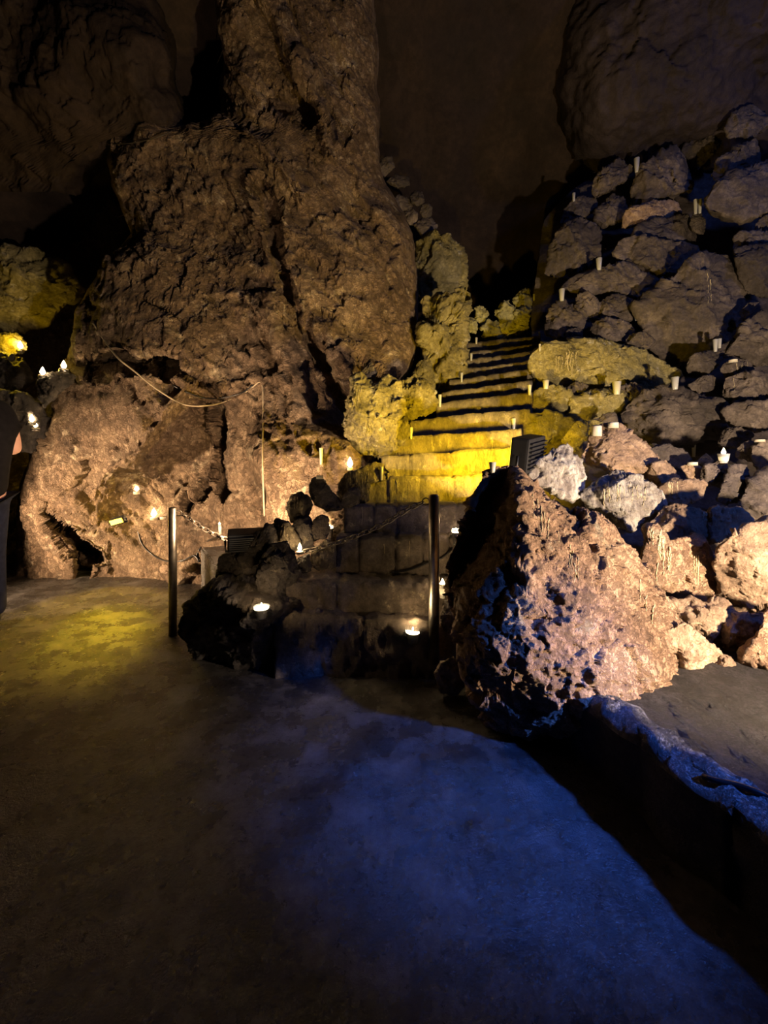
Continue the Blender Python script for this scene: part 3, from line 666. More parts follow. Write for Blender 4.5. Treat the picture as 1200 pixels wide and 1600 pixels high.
# ------------------------------------------------------------------ stairs
stairs = empty('staircase', P(650, 1000, 2.9))
def step(l, r, drop, Yl, Yr, depth, mat, seams=3, rough=0.010, nx=70, extl=0, extr=0):
    """one course of stone: front top edge from pixel l to pixel r"""
    A = P(l[0], l[1], Yl); B = P(r[0], r[1], Yr)
    d = B - A; L = np.linalg.norm(d[:2]); back = np.array([-d[1], d[0], 0]) / L
    nz = 14; nb = 12
    prof = [(0.012 * (k / nz == 1), -drop * S * (1 - k / nz)) for k in range(nz + 1)] + [(0.02 + depth * S * k / nb, 0.0) for k in range(1, nb + 1)] + [(0.02 + depth * S, -drop * S)]
    V = []
    for i in range(nx + 1):
        t = i / nx
        for bk, dz in prof:
            V.append(A + d * t + back * bk + np.array([0, 0, dz]))
    V = np.array(V); m = len(prof); Fc = gridfaces(nx + 1, m, flip=False)
    N = vnorm(V, Fc)
    if N[(nx // 2) * m + nz // 2] @ back > 0: N = -N; Fc = Fc[:, ::-1]
    T = np.repeat(np.linspace(0, 1, nx + 1), m)
    disp = rough * (1.3 * fbm(V * 7, 4) + 0.8 * ridged(V * 16, 3)) 
    for k in range(1, seams + 1):
        sx = (k + random.uniform(-0.25, 0.25)) / (seams + 1)
        disp -= 0.016 * np.clip(1 - np.abs(T - sx) * L / 0.012, 0, 1)
    V = V + N * disp[:, None]
    V[:, 2] += 0.012 * fbm(np.stack([V[:, 0] * 3, V[:, 1] * 3, V[:, 2] * 0], 1), 3) * (V[:, 2] > (A[2] - 0.05))
    idx = np.arange((nx + 1) * m).reshape(nx + 1, m)
    faces = Fc.tolist() + [idx[0].tolist(), idx[-1][::-1].tolist(), [int(i) for i in idx[:, 0]][::-1], ]
    return link('step', V, faces, mat, parent=stairs, origin=(A + B) / 2)
# from the floor up:   left end, right end, height of the face, distance left/right, tread
step((430, 962), (735, 985), 0.50, 2.72, 2.66, 0.35, 'step_shaded', 1, 0.028)
step((448, 912), (735, 914), 0.42, 2.86, 2.84, 0.35, 'step_shaded', 2, 0.026)
step((525, 842), (760, 838), 0.40, 3.10, 3.02, 0.4, 'step_shaded', 4)
step((538, 791), (775, 789), 0.36, 3.28, 3.18, 0.45, 'step_shaded', 4)
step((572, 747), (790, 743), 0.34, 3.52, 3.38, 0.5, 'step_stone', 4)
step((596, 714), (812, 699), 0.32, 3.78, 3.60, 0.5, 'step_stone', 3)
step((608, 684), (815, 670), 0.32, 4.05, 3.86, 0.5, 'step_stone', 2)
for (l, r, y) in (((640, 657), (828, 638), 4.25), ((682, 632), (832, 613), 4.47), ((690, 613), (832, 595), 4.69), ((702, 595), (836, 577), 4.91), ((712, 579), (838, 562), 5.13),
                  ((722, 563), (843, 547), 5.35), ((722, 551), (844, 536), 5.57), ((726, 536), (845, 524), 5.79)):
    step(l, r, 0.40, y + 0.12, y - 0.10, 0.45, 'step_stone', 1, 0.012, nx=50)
tag(stairs, 'steep stone staircase climbing between boulders, lower steps dark and upper steps lit yellow', 'stairs')

# ------------------------------------------------------------------ platform and kerb on the right
ZP = 0.26
edge_px = [(800, 1005), (840, 1022), (870, 1042), (900, 1062), (932, 1087), (965, 1107), (990, 1127), (1020, 1142), (1050, 1167), (1085, 1195), (1120, 1215), (1160, 1238), (1200, 1265)]
def onplane(px, py, z):
    y = F * (CAMZ - z) / (py - HY)
    return np.array([(px - CX) / F * y, y])
edge = [onplane(px, py, ZP) for px, py in edge_px] + [np.array([1.04, 0.55]), np.array([1.22, 0.0]), np.array([1.6, -1.2]), np.array([1.9, -2.2])]
edge = smoothline(np.array(edge), 0.02)
def kerb():
    n = len(edge); tang = np.gradient(edge, axis=0); tang /= np.linalg.norm(tang, axis=1, keepdims=True)
    nrm = np.stack([tang[:, 1], -tang[:, 0]], 1); nrm *= np.sign((nrm @ np.array([-1.0, -0.2])))[:, None]      # towards the lower floor
    prof = [(0.055 + 0.0 * k, z) for k, z in enumerate(np.linspace(-0.03, ZP - 0.035, 16))] + [(0.045, ZP - 0.02), (0.025, ZP - 0.003), (0.0, ZP + 0.004)] + [(-0.012, ZP + 0.008), (-0.028, ZP + 0.006), (-0.045, ZP), (-0.07, ZP - 0.05)]
    V = []
    for i in range(n):
        for o, z in prof: V.append([edge[i, 0] + nrm[i, 0] * o, edge[i, 1] + nrm[i, 1] * o, z])
    V = np.array(V); m = len(prof); Fc = gridfaces(n, m)
    N = vnorm(V, Fc)
    if N[(n // 2) * m + 5][:2] @ nrm[n // 2] < 0: N = -N; Fc = Fc[:, ::-1]
    top = np.clip((V[:, 2] - ZP + 0.06) / 0.05, 0, 1)
    V = V + N * ((0.018 + 0.014 * top) * fbm(V * 9, 5, 0.6) + 0.016 * facet(V * 12, 0.5) * top + 0.012 * ridged(V * 14, 3) * top)[:, None]
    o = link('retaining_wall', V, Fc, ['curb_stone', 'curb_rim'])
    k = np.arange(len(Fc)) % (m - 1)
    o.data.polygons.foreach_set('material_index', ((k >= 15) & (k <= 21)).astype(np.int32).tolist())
    tag(o, kind='structure')
kerb()
def platform():
    far = np.array([5.5, 0])
    n = len(edge); m = 260
    V = []
    for i in range(n):
        a = edge[i]; b = np.array([5.5, edge[i, 1] * 1.0 + 0.6])
        for k in range(m):
            t = (k / (m - 1)) ** 1.5
            p = a + (b - a) * t; V.append([p[0], p[1], ZP])
    V = np.array(V)
    V[:, 2] += 0.008 * fbm(V * 4, 4) + 0.004 * facet(V * 16, 0.5) + 0.004 * fbm(V * 30, 3, 0.6) - 0.006
    Fc = gridfaces(n, m)
    N = vnorm(V, Fc)
    if N[:, 2].mean() < 0: Fc = Fc[:, ::-1]
    tag(link('floor_platform', V, Fc, 'floor_platform'), kind='structure')
platform()
# concrete kerb by the left wall
def concrete():
    q = [P(314, 866, 4.4), P(352, 858, 4.5), P(382, 874, 3.5), P(342, 886, 3.45)]
    z = float(np.mean([p[2] for p in q]))
    top = np.array([[p[0], p[1], z] for p in q]); bot = top.copy(); bot[:, 2] = -0.03
    import bmesh
    bm = bmesh.new(); vs = [bm.verts.new(v) for v in np.concatenate([bot, top])]
    for f in ([3, 2, 1, 0], [4, 5, 6, 7], [0, 1, 5, 4], [1, 2, 6, 5], [2, 3, 7, 6], [3, 0, 4, 7]): bm.faces.new([vs[i] for i in f])
    bmesh.ops.recalc_face_normals(bm, faces=bm.faces)
    bmesh.ops.bevel(bm, geom=bm.edges[:], offset=0.015, segments=3, affect='EDGES')
    bmesh.ops.subdivide_edges(bm, edges=bm.edges[:], cuts=5, use_grid_fill=True)
    bm.verts.index_update()
    V = np.array([v.co[:] for v in bm.verts]); Fc = [[v.index for v in f.verts] for f in bm.faces]; bm.free()
    V = V + 0.006 * np.stack([fbm(V * 9, 3), fbm(V * 9 + 5, 3), fbm(V * 9 + 11, 3)], 1)
    c = V.mean(0); c[2] = 0
    o = link('concrete_block', V, Fc, 'floor_stone', origin=c, smooth=False)
    tag(o, 'low straight edged concrete block on the floor beside the left wall', 'block')
concrete()

# ------------------------------------------------------------------ posts and chain
def post(px, py, Y, h, r, label):
    b = P(px, py, Y); t = empty('barrier_post', b)
    V, Fc = lathe([(r, -0.06), (r, h - 0.006), (r * 0.9, h), (r * 0.5, h + 0.004)], 28)
    link('pole', V + b, Fc, 'steel', t, b)
    rg = [(math.cos(w) * 0.018, 0, math.sin(w) * 0.018) for w in np.linspace(0, 2 * math.pi, 16, endpoint=False)]
    s = 1 if px < 500 else -1
    V, Fc = tube(np.array(rg) + b + np.array([s * (r + 0.014), 0, h - 0.035]), 0.0035, 6, closed=True)
    link('ring', V, Fc, 'chain_metal', t, b)
    tag(t, label, 'post', 'barrier posts')
    return b + np.array([s * (r + 0.03), 0, h - 0.04])
e1 = post(270, 990, 3.36, 197 / F * 3.36 * S, 0.0245, 'dark metal barrier post on the left, standing on the yellow lit floor')
e2 = post(678, 1016, 2.66, 243 / F * 2.66 * S, 0.0265, 'shiny metal barrier post on the right, in front of the steps')
def chain():
    px = [(283, 799), (300, 813), (320, 827), (345, 839), (380, 852), (420, 862), (470, 862), (520, 850), (560, 836), (600, 818), (640, 794), (670, 778)]
    pts = [P(x, y, 3.36 + (2.66 - 3.36) * (x - 275) / 400.0) for x, y in px]
    pts[0] = e1; pts[-1] = e2
    c = smoothline(pts, 0.004)
    seg = np.linalg.norm(np.diff(c, axis=0), axis=1); s = np.concatenate([[0], np.cumsum(seg)])
    pitch = 0.0375; n = int(s[-1] / pitch)
    t = empty('chain', e1)
    a = np.linspace(0, 2 * math.pi, 16, endpoint=False)
    shp = np.stack([np.where(np.cos(a) > 0, 0.0105, -0.0105) + 0.0125 * np.cos(a), 0.0125 * np.sin(a), 0 * a], 1)
    V0, F0 = tube(shp, 0.0042, 6, closed=True)
    me = None
    for k in range(n):
        u = (k + 0.5) * s[-1] / n
        p = np.array([np.interp(u, s, c[:, j]) for j in range(3)]); p2 = np.array([np.interp(u + 0.01, s, c[:, j]) for j in range(3)])
        d = Vector(p2 - p).normalized()
        if me is None:
            o = link('link', V0, F0, 'chain_metal', t); me = o.data
        else:
            o = bpy.data.objects.new('link', me); COL.objects.link(o); o.parent = t
        q = d.to_track_quat('X', 'Z'); r = Matrix.Rotation(math.radians(35 if k % 2 else 125), 4, 'X')
        o.matrix_local = Matrix.Translation(Vector(p - e1)) @ q.to_matrix().to_4x4() @ r
    tag(t, 'sagging metal chain hung between the two barrier posts', 'chain')
chain()

# ------------------------------------------------------------------ floodlights
def flood(name, c, size, aim, label, lens, roll=0.0, frame=True):
    t = empty(name, c)
    d = Vector(aim).normalized(); q = d.to_track_quat('Y', 'Z').to_matrix() @ Matrix.Rotation(roll, 3, 'Y')
    M = np.array(q)
    w, dp, h = size
    V, Fc = rbox(w, dp, h, 0.012)
    parts = [(V, Fc)]
    for k in range(7):     # cooling ribs at the back
        v, f = rbox(w * 0.9, 0.02, 0.008, 0.002); parts.append((v + np.array([0, -dp / 2 - 0.006, h * (-0.36 + 0.12 * k)]), f))
    V, Fc = join(parts)
    link('housing', V @ M.T + c, Fc, 'housing', t, c, smooth=False)
    v, f = rbox(w * 0.86, 0.01, h * 0.82, 0.003)
    link('lens', (v + np.array([0, dp / 2 + 0.002, 0])) @ M.T + c, f, lens, t, c, smooth=False)
    br = np.array([[-w / 2 - 0.012, 0, 0], [-w / 2 - 0.012, 0, -h * 0.62], [w / 2 + 0.012, 0, -h * 0.62], [w / 2 + 0.012, 0, 0]])
    v, f = tube(br, 0.008, 6)
    link('bracket', v @ M.T + c, f, 'housing', t, c)
    tag(t, label, 'lamp')
    return np.array(c) + np.array(d) * (dp / 2 + 0.03)

def spot(name, loc, aim, power, col, angle=120, blend=0.5, size=0.05):
    l = bpy.data.lights.new(name, 'SPOT'); l.energy = power; l.color = col; l.spot_size = math.radians(angle); l.spot_blend = blend; l.shadow_soft_size = size
    o = bpy.data.objects.new(name, l); COL.objects.link(o); o.location = Vector([float(v) for v in loc])
    o.rotation_euler = Vector([float(v) for v in aim]).to_track_quat('-Z', 'Y').to_euler(); return o
def point(name, loc, power, col, size=0.02):
    l = bpy.data.lights.new(name, 'POINT'); l.energy = power; l.color = col; l.shadow_soft_size = size
    o = bpy.data.objects.new(name, l); COL.objects.link(o); o.location = Vector([float(v) for v in loc]); return o

WARM = (1.0, 0.67, 0.39); YEL = (1.0, 0.64, 0.015); BLUE = (0.05, 0.18, 1.0); WHITE = (1.0, 0.75, 0.50)
c1 = P(385, 843, 3.02)
f1 = flood('floodlight', c1, (0.20, 0.09, 0.105), (-0.35, 1.0, 0.35), 'small black floodlight box facing the left wall, behind the dark stones', 'lens_warm')
c2 = P(824, 708, 2.98)
f2 = flood('floodlight', c2, (0.24, 0.10, 0.19), (-0.72, 0.62, 0.16), 'larger black floodlight box facing the stairs, beside the pale boulder', 'lens_yellow', roll=math.radians(-8))
c5 = P(184, 813, 4.62)
f5 = flood('floodlight', c5, (0.115, 0.05, 0.05), (0.20, -1.0, -0.30), 'small glowing yellow lamp set low in the left wall', 'lens_amber', roll=math.radians(16))

# ------------------------------------------------------------------ things placed on the stones by casting a ray from the camera's side
bpy.context.view_layer.update()
DG = bpy.context.evaluated_depsgraph_get()
CAM = Vector((0, 0, CAMZ))
def hit(px, py):
    d = Vector(P(px, py, 1.0)) - CAM; d.normalize()
    ok, loc, nor, i, ob, mtx = SC.ray_cast(DG, CAM + d * 0.3, d)
    return (loc, nor, ob) if ok else (None, None, None)

def mesh_of(name, V, Fc, mat):
    me = bpy.data.meshes.new(name); me.from_pydata(np.asarray(V).tolist(), [], [[int(i) for i in f] for f in Fc])
    me.polygons.foreach_set('use_smooth', [True] * len(me.polygons)); me.materials.append(MATS[mat]); return me
cv, cf = lathe([(0.30, 0.0), (0.32, 0.02), (0.50, 1.0), (0.47, 1.0), (0.30, 0.06)], 20, True, True)
M_CUP = mesh_of('cup', cv, cf, 'cup_plastic'); M_CUP2 = mesh_of('cup', cv, cf, 'cup_used'); M_CUP3 = mesh_of('cup', cv, cf, 'cup_clear')
wv, wf = lathe([(0.30, 0.05), (0.45, 0.78), (0.43, 0.80), (0.10, 0.79)], 18)
M_WAX = mesh_of('wax', wv, wf, 'wax'); M_WAXL = mesh_of('wax', wv, wf, 'wax_lit')
tv, tf = lathe([(0.50, 0.0), (0.50, 0.9), (0.47, 1.0), (0.45, 0.8), (0.1, 0.78)], 20)
M_TEA = mesh_of('tealight', tv, tf, 'wax'); M_CAN = mesh_of('can', lathe([(0.51, 0), (0.52, 0.7), (0.50, 0.7)], 20, True, False)[0], lathe([(0.51, 0), (0.52, 0.7), (0.50, 0.7)], 20, True, False)[1], 'metal_can')
fv, ff = lathe([(0.06, 0.0), (0.30, 0.22), (0.34, 0.38), (0.22, 0.65), (0.09, 0.88), (0.01, 1.0)], 14)
M_FLAME = mesh_of('flame', fv, ff, 'flame')
kv, kf = lathe([(0.5, 0), (0.45, 1)], 8); M_WICK = mesh_of('wick', kv, kf, 'wick')
gv, gf = lathe([(0.46, 0.80), (0.46, 0.90), (0.40, 0.92), (0.1, 0.90)], 20); M_GLOW = mesh_of('glow', gv, gf, 'glow_top')

def inst(name, me, parent, loc, sc):
    o = bpy.data.objects.new(name, me); COL.objects.link(o); o.parent = parent; o.location = loc; o.scale = sc; return o

def put(px, py, lift=0.0, fwd=0.35, w=0.03, fallback=4.0):
    loc, nor, ob = hit(px, py)
    if loc is None: loc = Vector(P(px, py, fallback))
    d = (CAM - loc); d.z = 0; d.normalize()
    return loc

FLP = 0.55
def cup(px, top, bot, w, label, lit=0, used=False, group='candle cups on the rocks', fl=None, glow=False):
    loc = put(px, bot)
    k = loc.y / F; h = (bot - top) * k; wd = w * k
    b = loc + Vector((0, -0.2 * wd, -0.12 * h)); h *= 1.12
    t = empty('candle_cup', b)
    inst('cup', M_CUP3 if glow else M_CUP2 if used else M_CUP, t, (0, 0, 0), (wd, wd, h))
    inst('wax', M_WAXL if lit and not glow else M_WAX, t, (0, 0, h * (0.62 if glow else 0)), (wd * 0.95, wd * 0.95, h * (0.25 if glow else 0.8)))
    if glow:
        inst('glowing_wax', M_GLOW, t, (0, 0, 0), (wd, wd, h))
    if lit:
        hf = max(0.022, (fl or 9) * k); z0 = h * (0.72 if glow else 0.66)
        inst('wick', M_WICK, t, (0, 0, z0), (0.004, 0.004, 0.02))
        inst('flame', M_FLAME, t, (0, 0, z0 + 0.012), (hf * 0.8, hf * 0.8, hf))
        point('flame_light', b + Vector((0, -0.01, z0 + 0.02 + hf * 0.5 + (0.05 if glow else 0.0))), FLP * lit, (1.0, 0.66, 0.32), 0.012)
    tag(t, label, 'candle', group)
    return t
def tealight(px, py, w, h, label, lit=0, fl=10, group='tealights', metal=False):
    loc = put(px, py); k = loc.y / F; wd = w * k; hh = max(0.008, h * k)
    b = loc + Vector((0, -0.25 * wd, -0.25 * hh))
    t = empty('tealight', b)
    inst('candle', M_TEA, t, (0, 0, 0), (wd, wd, hh * 1.1))
    if metal: inst('can', M_CAN, t, (0, 0, 0), (wd, wd, hh * 1.1))
    inst('wick', M_WICK, t, (0, 0, hh * 0.8), (0.003, 0.003, 0.014))
    if lit:
        hf = fl * k
        inst('flame', M_FLAME, t, (0, 0, hh * 1.0 + 0.004), (hf * 0.8, hf * 0.8, hf))
        point('flame_light', b + Vector((0, -0.02, hh + 0.02 + hf * 0.6)), FLP * lit, (1.0, 0.66, 0.32), 0.012)
    tag(t, label, 'candle', group)
    return t
# rock pile
cup(896, 303, 314, 5, 'bluish clear cup, farthest left of those at the very top of the pile')
cup(994, 249, 268, 8, 'bluish clear cup on the pointed stone at the crown of the pile')
cup(1086, 313, 333, 6, 'left cup of the pair on the small upright stone, high in the pile')
cup(1092.5, 313, 332, 6, 'right cup of the pair on the small upright stone, high in the pile')
cup(935, 405, 421, 9, 'clear cup beside the tall squarish leaning block')
cup(877, 453, 469, 9, 'clear cup on the rounded boulder beside the stair top')
cup(994, 487, 500, 8, 'yellow lit cup left of the great slanting slab')
cup(1116.5, 531, 548, 7, 'left cup of the pair on the thin leaning slab')
cup(1123, 530, 543, 6, 'right cup of the pair on the thin leaning slab')
cup(852, 595, 607, 10, 'cup at the left end under the giant oval boulder', used=True)
cup(962, 597, 615, 13, 'cup at the middle under the giant oval boulder, tipped between stones', used=True)
cup(1053, 590, 607, 11, 'cup at the right end under the giant oval boulder')
cup(802, 654, 669, 7, 'yellow cup at the right end of a low lit step')
cup(827, 602, 616, 6, 'cup at the right end of a middle step, by the round yellow boulder', used=True)
cup(843, 518, 528, 4, 'thin cup at the right end of the top step')
cup(843, 538, 548, 3.5, 'thin dim cup at the right end, third step from the top', used=True)
cup(834, 460, 469, 3.5, 'tiny thin cup right of the hollow gray knob', used=True)
cup(744, 528, 537, 4, 'thin cup at the left end of the second step from the top', used=True)
cup(736, 553, 563, 4.5, 'thin cup at the left end, fourth step from the top')
cup(721, 583, 596, 4.5, 'upright cup at the left end, fifth step from the top')
cup(687, 617, 634, 6, 'cup at the left end of a middle step, under a wax run')
cup(642, 668, 684, 6, 'cup at the left end of the lowest step with a dark shadow band')
cup(769, 722, 737, 11, 'frosted cup at the top of the huge boulder, by the step', used=True)
cup(712, 826, 849, 14, 'glowing clear cup between the right post and the huge boulder', lit=1.6, glow=True, fl=3)
cup(691, 911, 931, 12, 'burning cup half hidden behind the right post', lit=2.6, fl=12)
cup(596, 729, 748, 6, 'thin cup on the wax crusted stone at the left end of the block steps')
cup(502, 700, 723, 6, 'narrow yellow cup standing alone on the left wall ledge', used=True)
cup(516, 820, 842, 10, 'glowing cup in front of the round brownish stone', lit=0.5, glow=True, fl=3)
cup(1128, 709, 722, 16, 'broad burning yellow cup on the right of the pile', lit=1.2, fl=11)
cup(1083, 694, 712, 6, 'thin dim cup in the shadow left of the burning yellow cup', used=True)
cup(345, 818, 833, 7, 'slim burning candle cup beside the hanging chain on the left', lit=0.7, fl=9)
cup(410, 945, 962, 24, 'glowing cup on the dark mound right of the left post', lit=2.0, glow=True, fl=3, group='glowing cups on the bottom step')
cup(645, 981, 1000, 24, 'glowing cup on the lowest step left of the right post', lit=2.0, glow=True, fl=3, group='glowing cups on the bottom step')
tealight(956, 667, 15, 8, 'white candle stub on the right of the rough rounded boulder top')
tealight(930, 678, 15, 15, 'taller white candle on the left of the rough rounded boulder top')
tealight(1020, 697, 13, 5, 'dripping white tealight left of the cracked boulder foot')
tealight(1079, 726, 14, 5, 'flat white tealight on the small pinkish stone')
tealight(1184, 690, 13, 4, 'flat white tealight at the right edge of the pile')
tealight(1143, 566, 11, 4, 'flat white tealight on the flat stone with thin wax runs')
tealight(34, 550, 10, 5, 'burning tealight farthest left on a dark rock', lit=1.0, fl=12, metal=True)
tealight(69, 591, 11, 5, 'burning tealight at the left corner of the wall ledge', lit=1.0, fl=13, metal=True)
tealight(102, 582, 12, 6, 'burning tealight on the wall ledge, right of the corner one', lit=1.0, fl=13, metal=True)
tealight(52, 664, 10, 5, 'burning tealight, upper of the pair behind the person', lit=0.8, fl=12, metal=True)
tealight(58, 673, 11, 5, 'burning tealight, lower of the pair behind the person', lit=0.8, fl=11, metal=True)
tealight(215, 771, 9, 4, 'burning tealight alone in the wall hollow', lit=0.8, fl=11)
tealight(242, 811, 11, 4, 'burning tealight on the low wall shelf right of the yellow lamp', lit=0.9, fl=14)
tealight(257, 810, 10, 4, 'unlit tealight beside the burning one on the low shelf')
tealight(547, 734, 9, 4, 'burning candle on the wax crusted stone by the block steps', lit=1.2, fl=16)
tealight(469, 864, 11, 4, 'burning tealight beside the lowest part of the chain', lit=1.2, fl=12)
tealight(500, 747, 11, 5, 'small white tealight on top of the egg shaped stone')

# wax running down the stones
def drips(ob_name, starts, label=None):
    """thin runs of wax that follow the stone under them; part of that stone"""
    groups = {}; count = 0
    for px, py, ln, r in starts:
        x = px; y = py; line = []; host = None
        n = max(3, int(ln / 1.5))
        for k in range(n):
            loc, nor, ob = hit(x, y)
            if loc is None: break
            if host is None: host = ob
            if ob is not host or (line and (loc - Vector(line[-1])).length > 0.06): break
            line.append(np.array(loc + nor * 0.001)); y += ln / n; x += random.uniform(-0.7, 0.7)
        if host is None or len(line) < 3: continue
        kk = np.linspace(0, 1, len(line)); rad = r * 0.00055 * (1 - 0.5 * kk) * (1 + 0.3 * np.sin(kk * 17))
        v, f = tube(line, rad, 6)
        root = host.parent if host.parent is not None else host
        if root.get('kind') == 'structure': continue
        me = bpy.data.meshes.new('wax_run'); wl = np.array(host.matrix_world.translation)
        me.from_pydata((v - wl).tolist(), [], f); me.polygons.foreach_set('use_smooth', [True] * len(me.polygons)); me.materials.append(MATS['wax_old'])
        o = bpy.data.objects.new('wax_run', me); COL.objects.link(o); o.parent = host
        o['label'] = 'pale run of wax'
R = random.uniform
st = [(R(868, 905), R(545, 562), R(15, 32), R(3, 6)) for k in range(12)]
st += [(R(930, 960), R(560, 575), R(8, 18), 3) for k in range(3)]
st += [(1108 + R(-3, 3), 418 + k * 9, R(10, 20), R(4, 8)) for k in range(6)]
st += [(R(940, 1010), R(752, 765), R(18, 35), R(2.5, 5)) for k in range(16)]
st += [(R(1016, 1036), R(826, 845), R(20, 40), R(3, 6)) for k in range(10)]
st += [(R(1028, 1050), R(850, 880), R(20, 40), R(3, 6)) for k in range(6)]
st += [(R(1082, 1092), R(860, 880), R(30, 50), R(3, 5)) for k in range(4)]
st += [(x, y, R(20, 45), R(2.5, 5)) for x, y in ((832, 770), (845, 790), (858, 810), (872, 830), (895, 860), (890, 850), (897, 880), (850, 800), (840, 780), (903, 870), (1000, 905), (1010, 930), (1022, 945))]
st += [(R(1147, 1152), 568, 40, 4), (1160, 565, 14, 3), (1168, 565, 10, 3), (1146, 590, 22, 4)]
st += [(R(1030, 1060), 752, R(10, 24), 3) for k in range(6)] + [(R(910, 916), 700, R(15, 30), 3) for k in range(3)] + [(R(1095, 1160), 800, R(6, 16), 3) for k in range(8)]
st += [(x, 776, R(10, 22), 3) for x in (452, 456, 460, 465)] + [(x, 822, R(15, 25), 3) for x in (436, 440, 445, 450)] + [(x, 738, R(20, 34), 3) for x in (548, 556, 566, 572, 575)]
st += [(x, y, R(16, 30), 2.5) for x, y in ((620, 750), (640, 752), (655, 748), (700, 752), (735, 750), (650, 790), (566, 792), (700, 690), (770, 690), (690, 720), (730, 722), (600, 850), (640, 845))]
st += [(R(550, 566), R(596, 625), R(10, 25), R(3, 5)) for k in range(8)] + [(R(568, 578), R(660, 690), R(15, 25), R(3, 5)) for k in range(5)] + [(R(668, 685), R(612, 620), R(6, 12), 3) for k in range(4)]
drips('x', st)

# ropes, cables
def cord(name, px, mat, r, label, cat, off=0.012, default=4.5, snap=True):
    pts = []
    for p in px:
        if len(p) == 3: pts.append(P(*p)); continue
        loc, nor, ob = hit(*p)
        if loc is None: loc = Vector(P(p[0], p[1], default))
        d = (CAM - loc).normalized()
        pts.append(np.array(loc + d * off))
    c = smoothline(pts, 0.02); c0 = c[len(c) // 2]
    V, Fc = tube(c, r, 7)
    o = link(name, V, Fc, mat, origin=c0)
    tag(o, label, cat)
cord('rope', [(145, 505), (165, 535), (185, 560, 4.45), (210, 580, 4.42), (245, 608, 4.4), (285, 631, 4.4), (320, 634, 4.38), (350, 628), (385, 612), (405, 597), (410, 605), (411, 650), (410, 700), (411, 750), (413, 806)], 'rope', 0.0065, 'pale rope draped across the left wall and hanging straight down', 'rope')
cord('rope', [(205, 330), (180, 345), (165, 385), (148, 412), (135, 442), (118, 480)], 'wire', 0.005, 'thin dark line running down the shadowed left edge of the wall', 'rope', off=0.03)
cord('cable', [(168, 226), (215, 222), (265, 206), (300, 176), (325, 130), (348, 80)], 'wire', 0.005, 'thin wire strung across the dark hollow at the top left', 'cable', off=0.05)
cord('cable', [(215, 828), (222, 850), (240, 868), (262, 877), (285, 876), (303, 868), (312, 878)], 'cable', 0.007, 'thin dark cable looping down the wall to the floor', 'cable')
cord('cable', [(345, 838), (325, 845), (312, 858), (308, 870), (314, 884)], 'cable', 0.008, 'short black cable from the small floodlight over the concrete block', 'cable')
cord('cable', [(270, 602), (290, 612), (320, 622), (345, 622), (375, 615), (395, 602)], 'cable', 0.007, 'dark cable pinned to the wall under the pale rope', 'cable')
cord('cable', [(1098, 1213), (1120, 1220), (1150, 1226), (1180, 1236), (1205, 1248), (1240, 1275), (1290, 1320)], 'cable', 0.007, 'black cable lying over the pale rim of the platform', 'cable', off=0.008)
cord('cable', [(706, 858), (690, 872), (668, 880), (640, 890), (612, 895)], 'cable', 0.006, 'dark cable running across the lower steps behind the right post', 'cable', off=0.008)

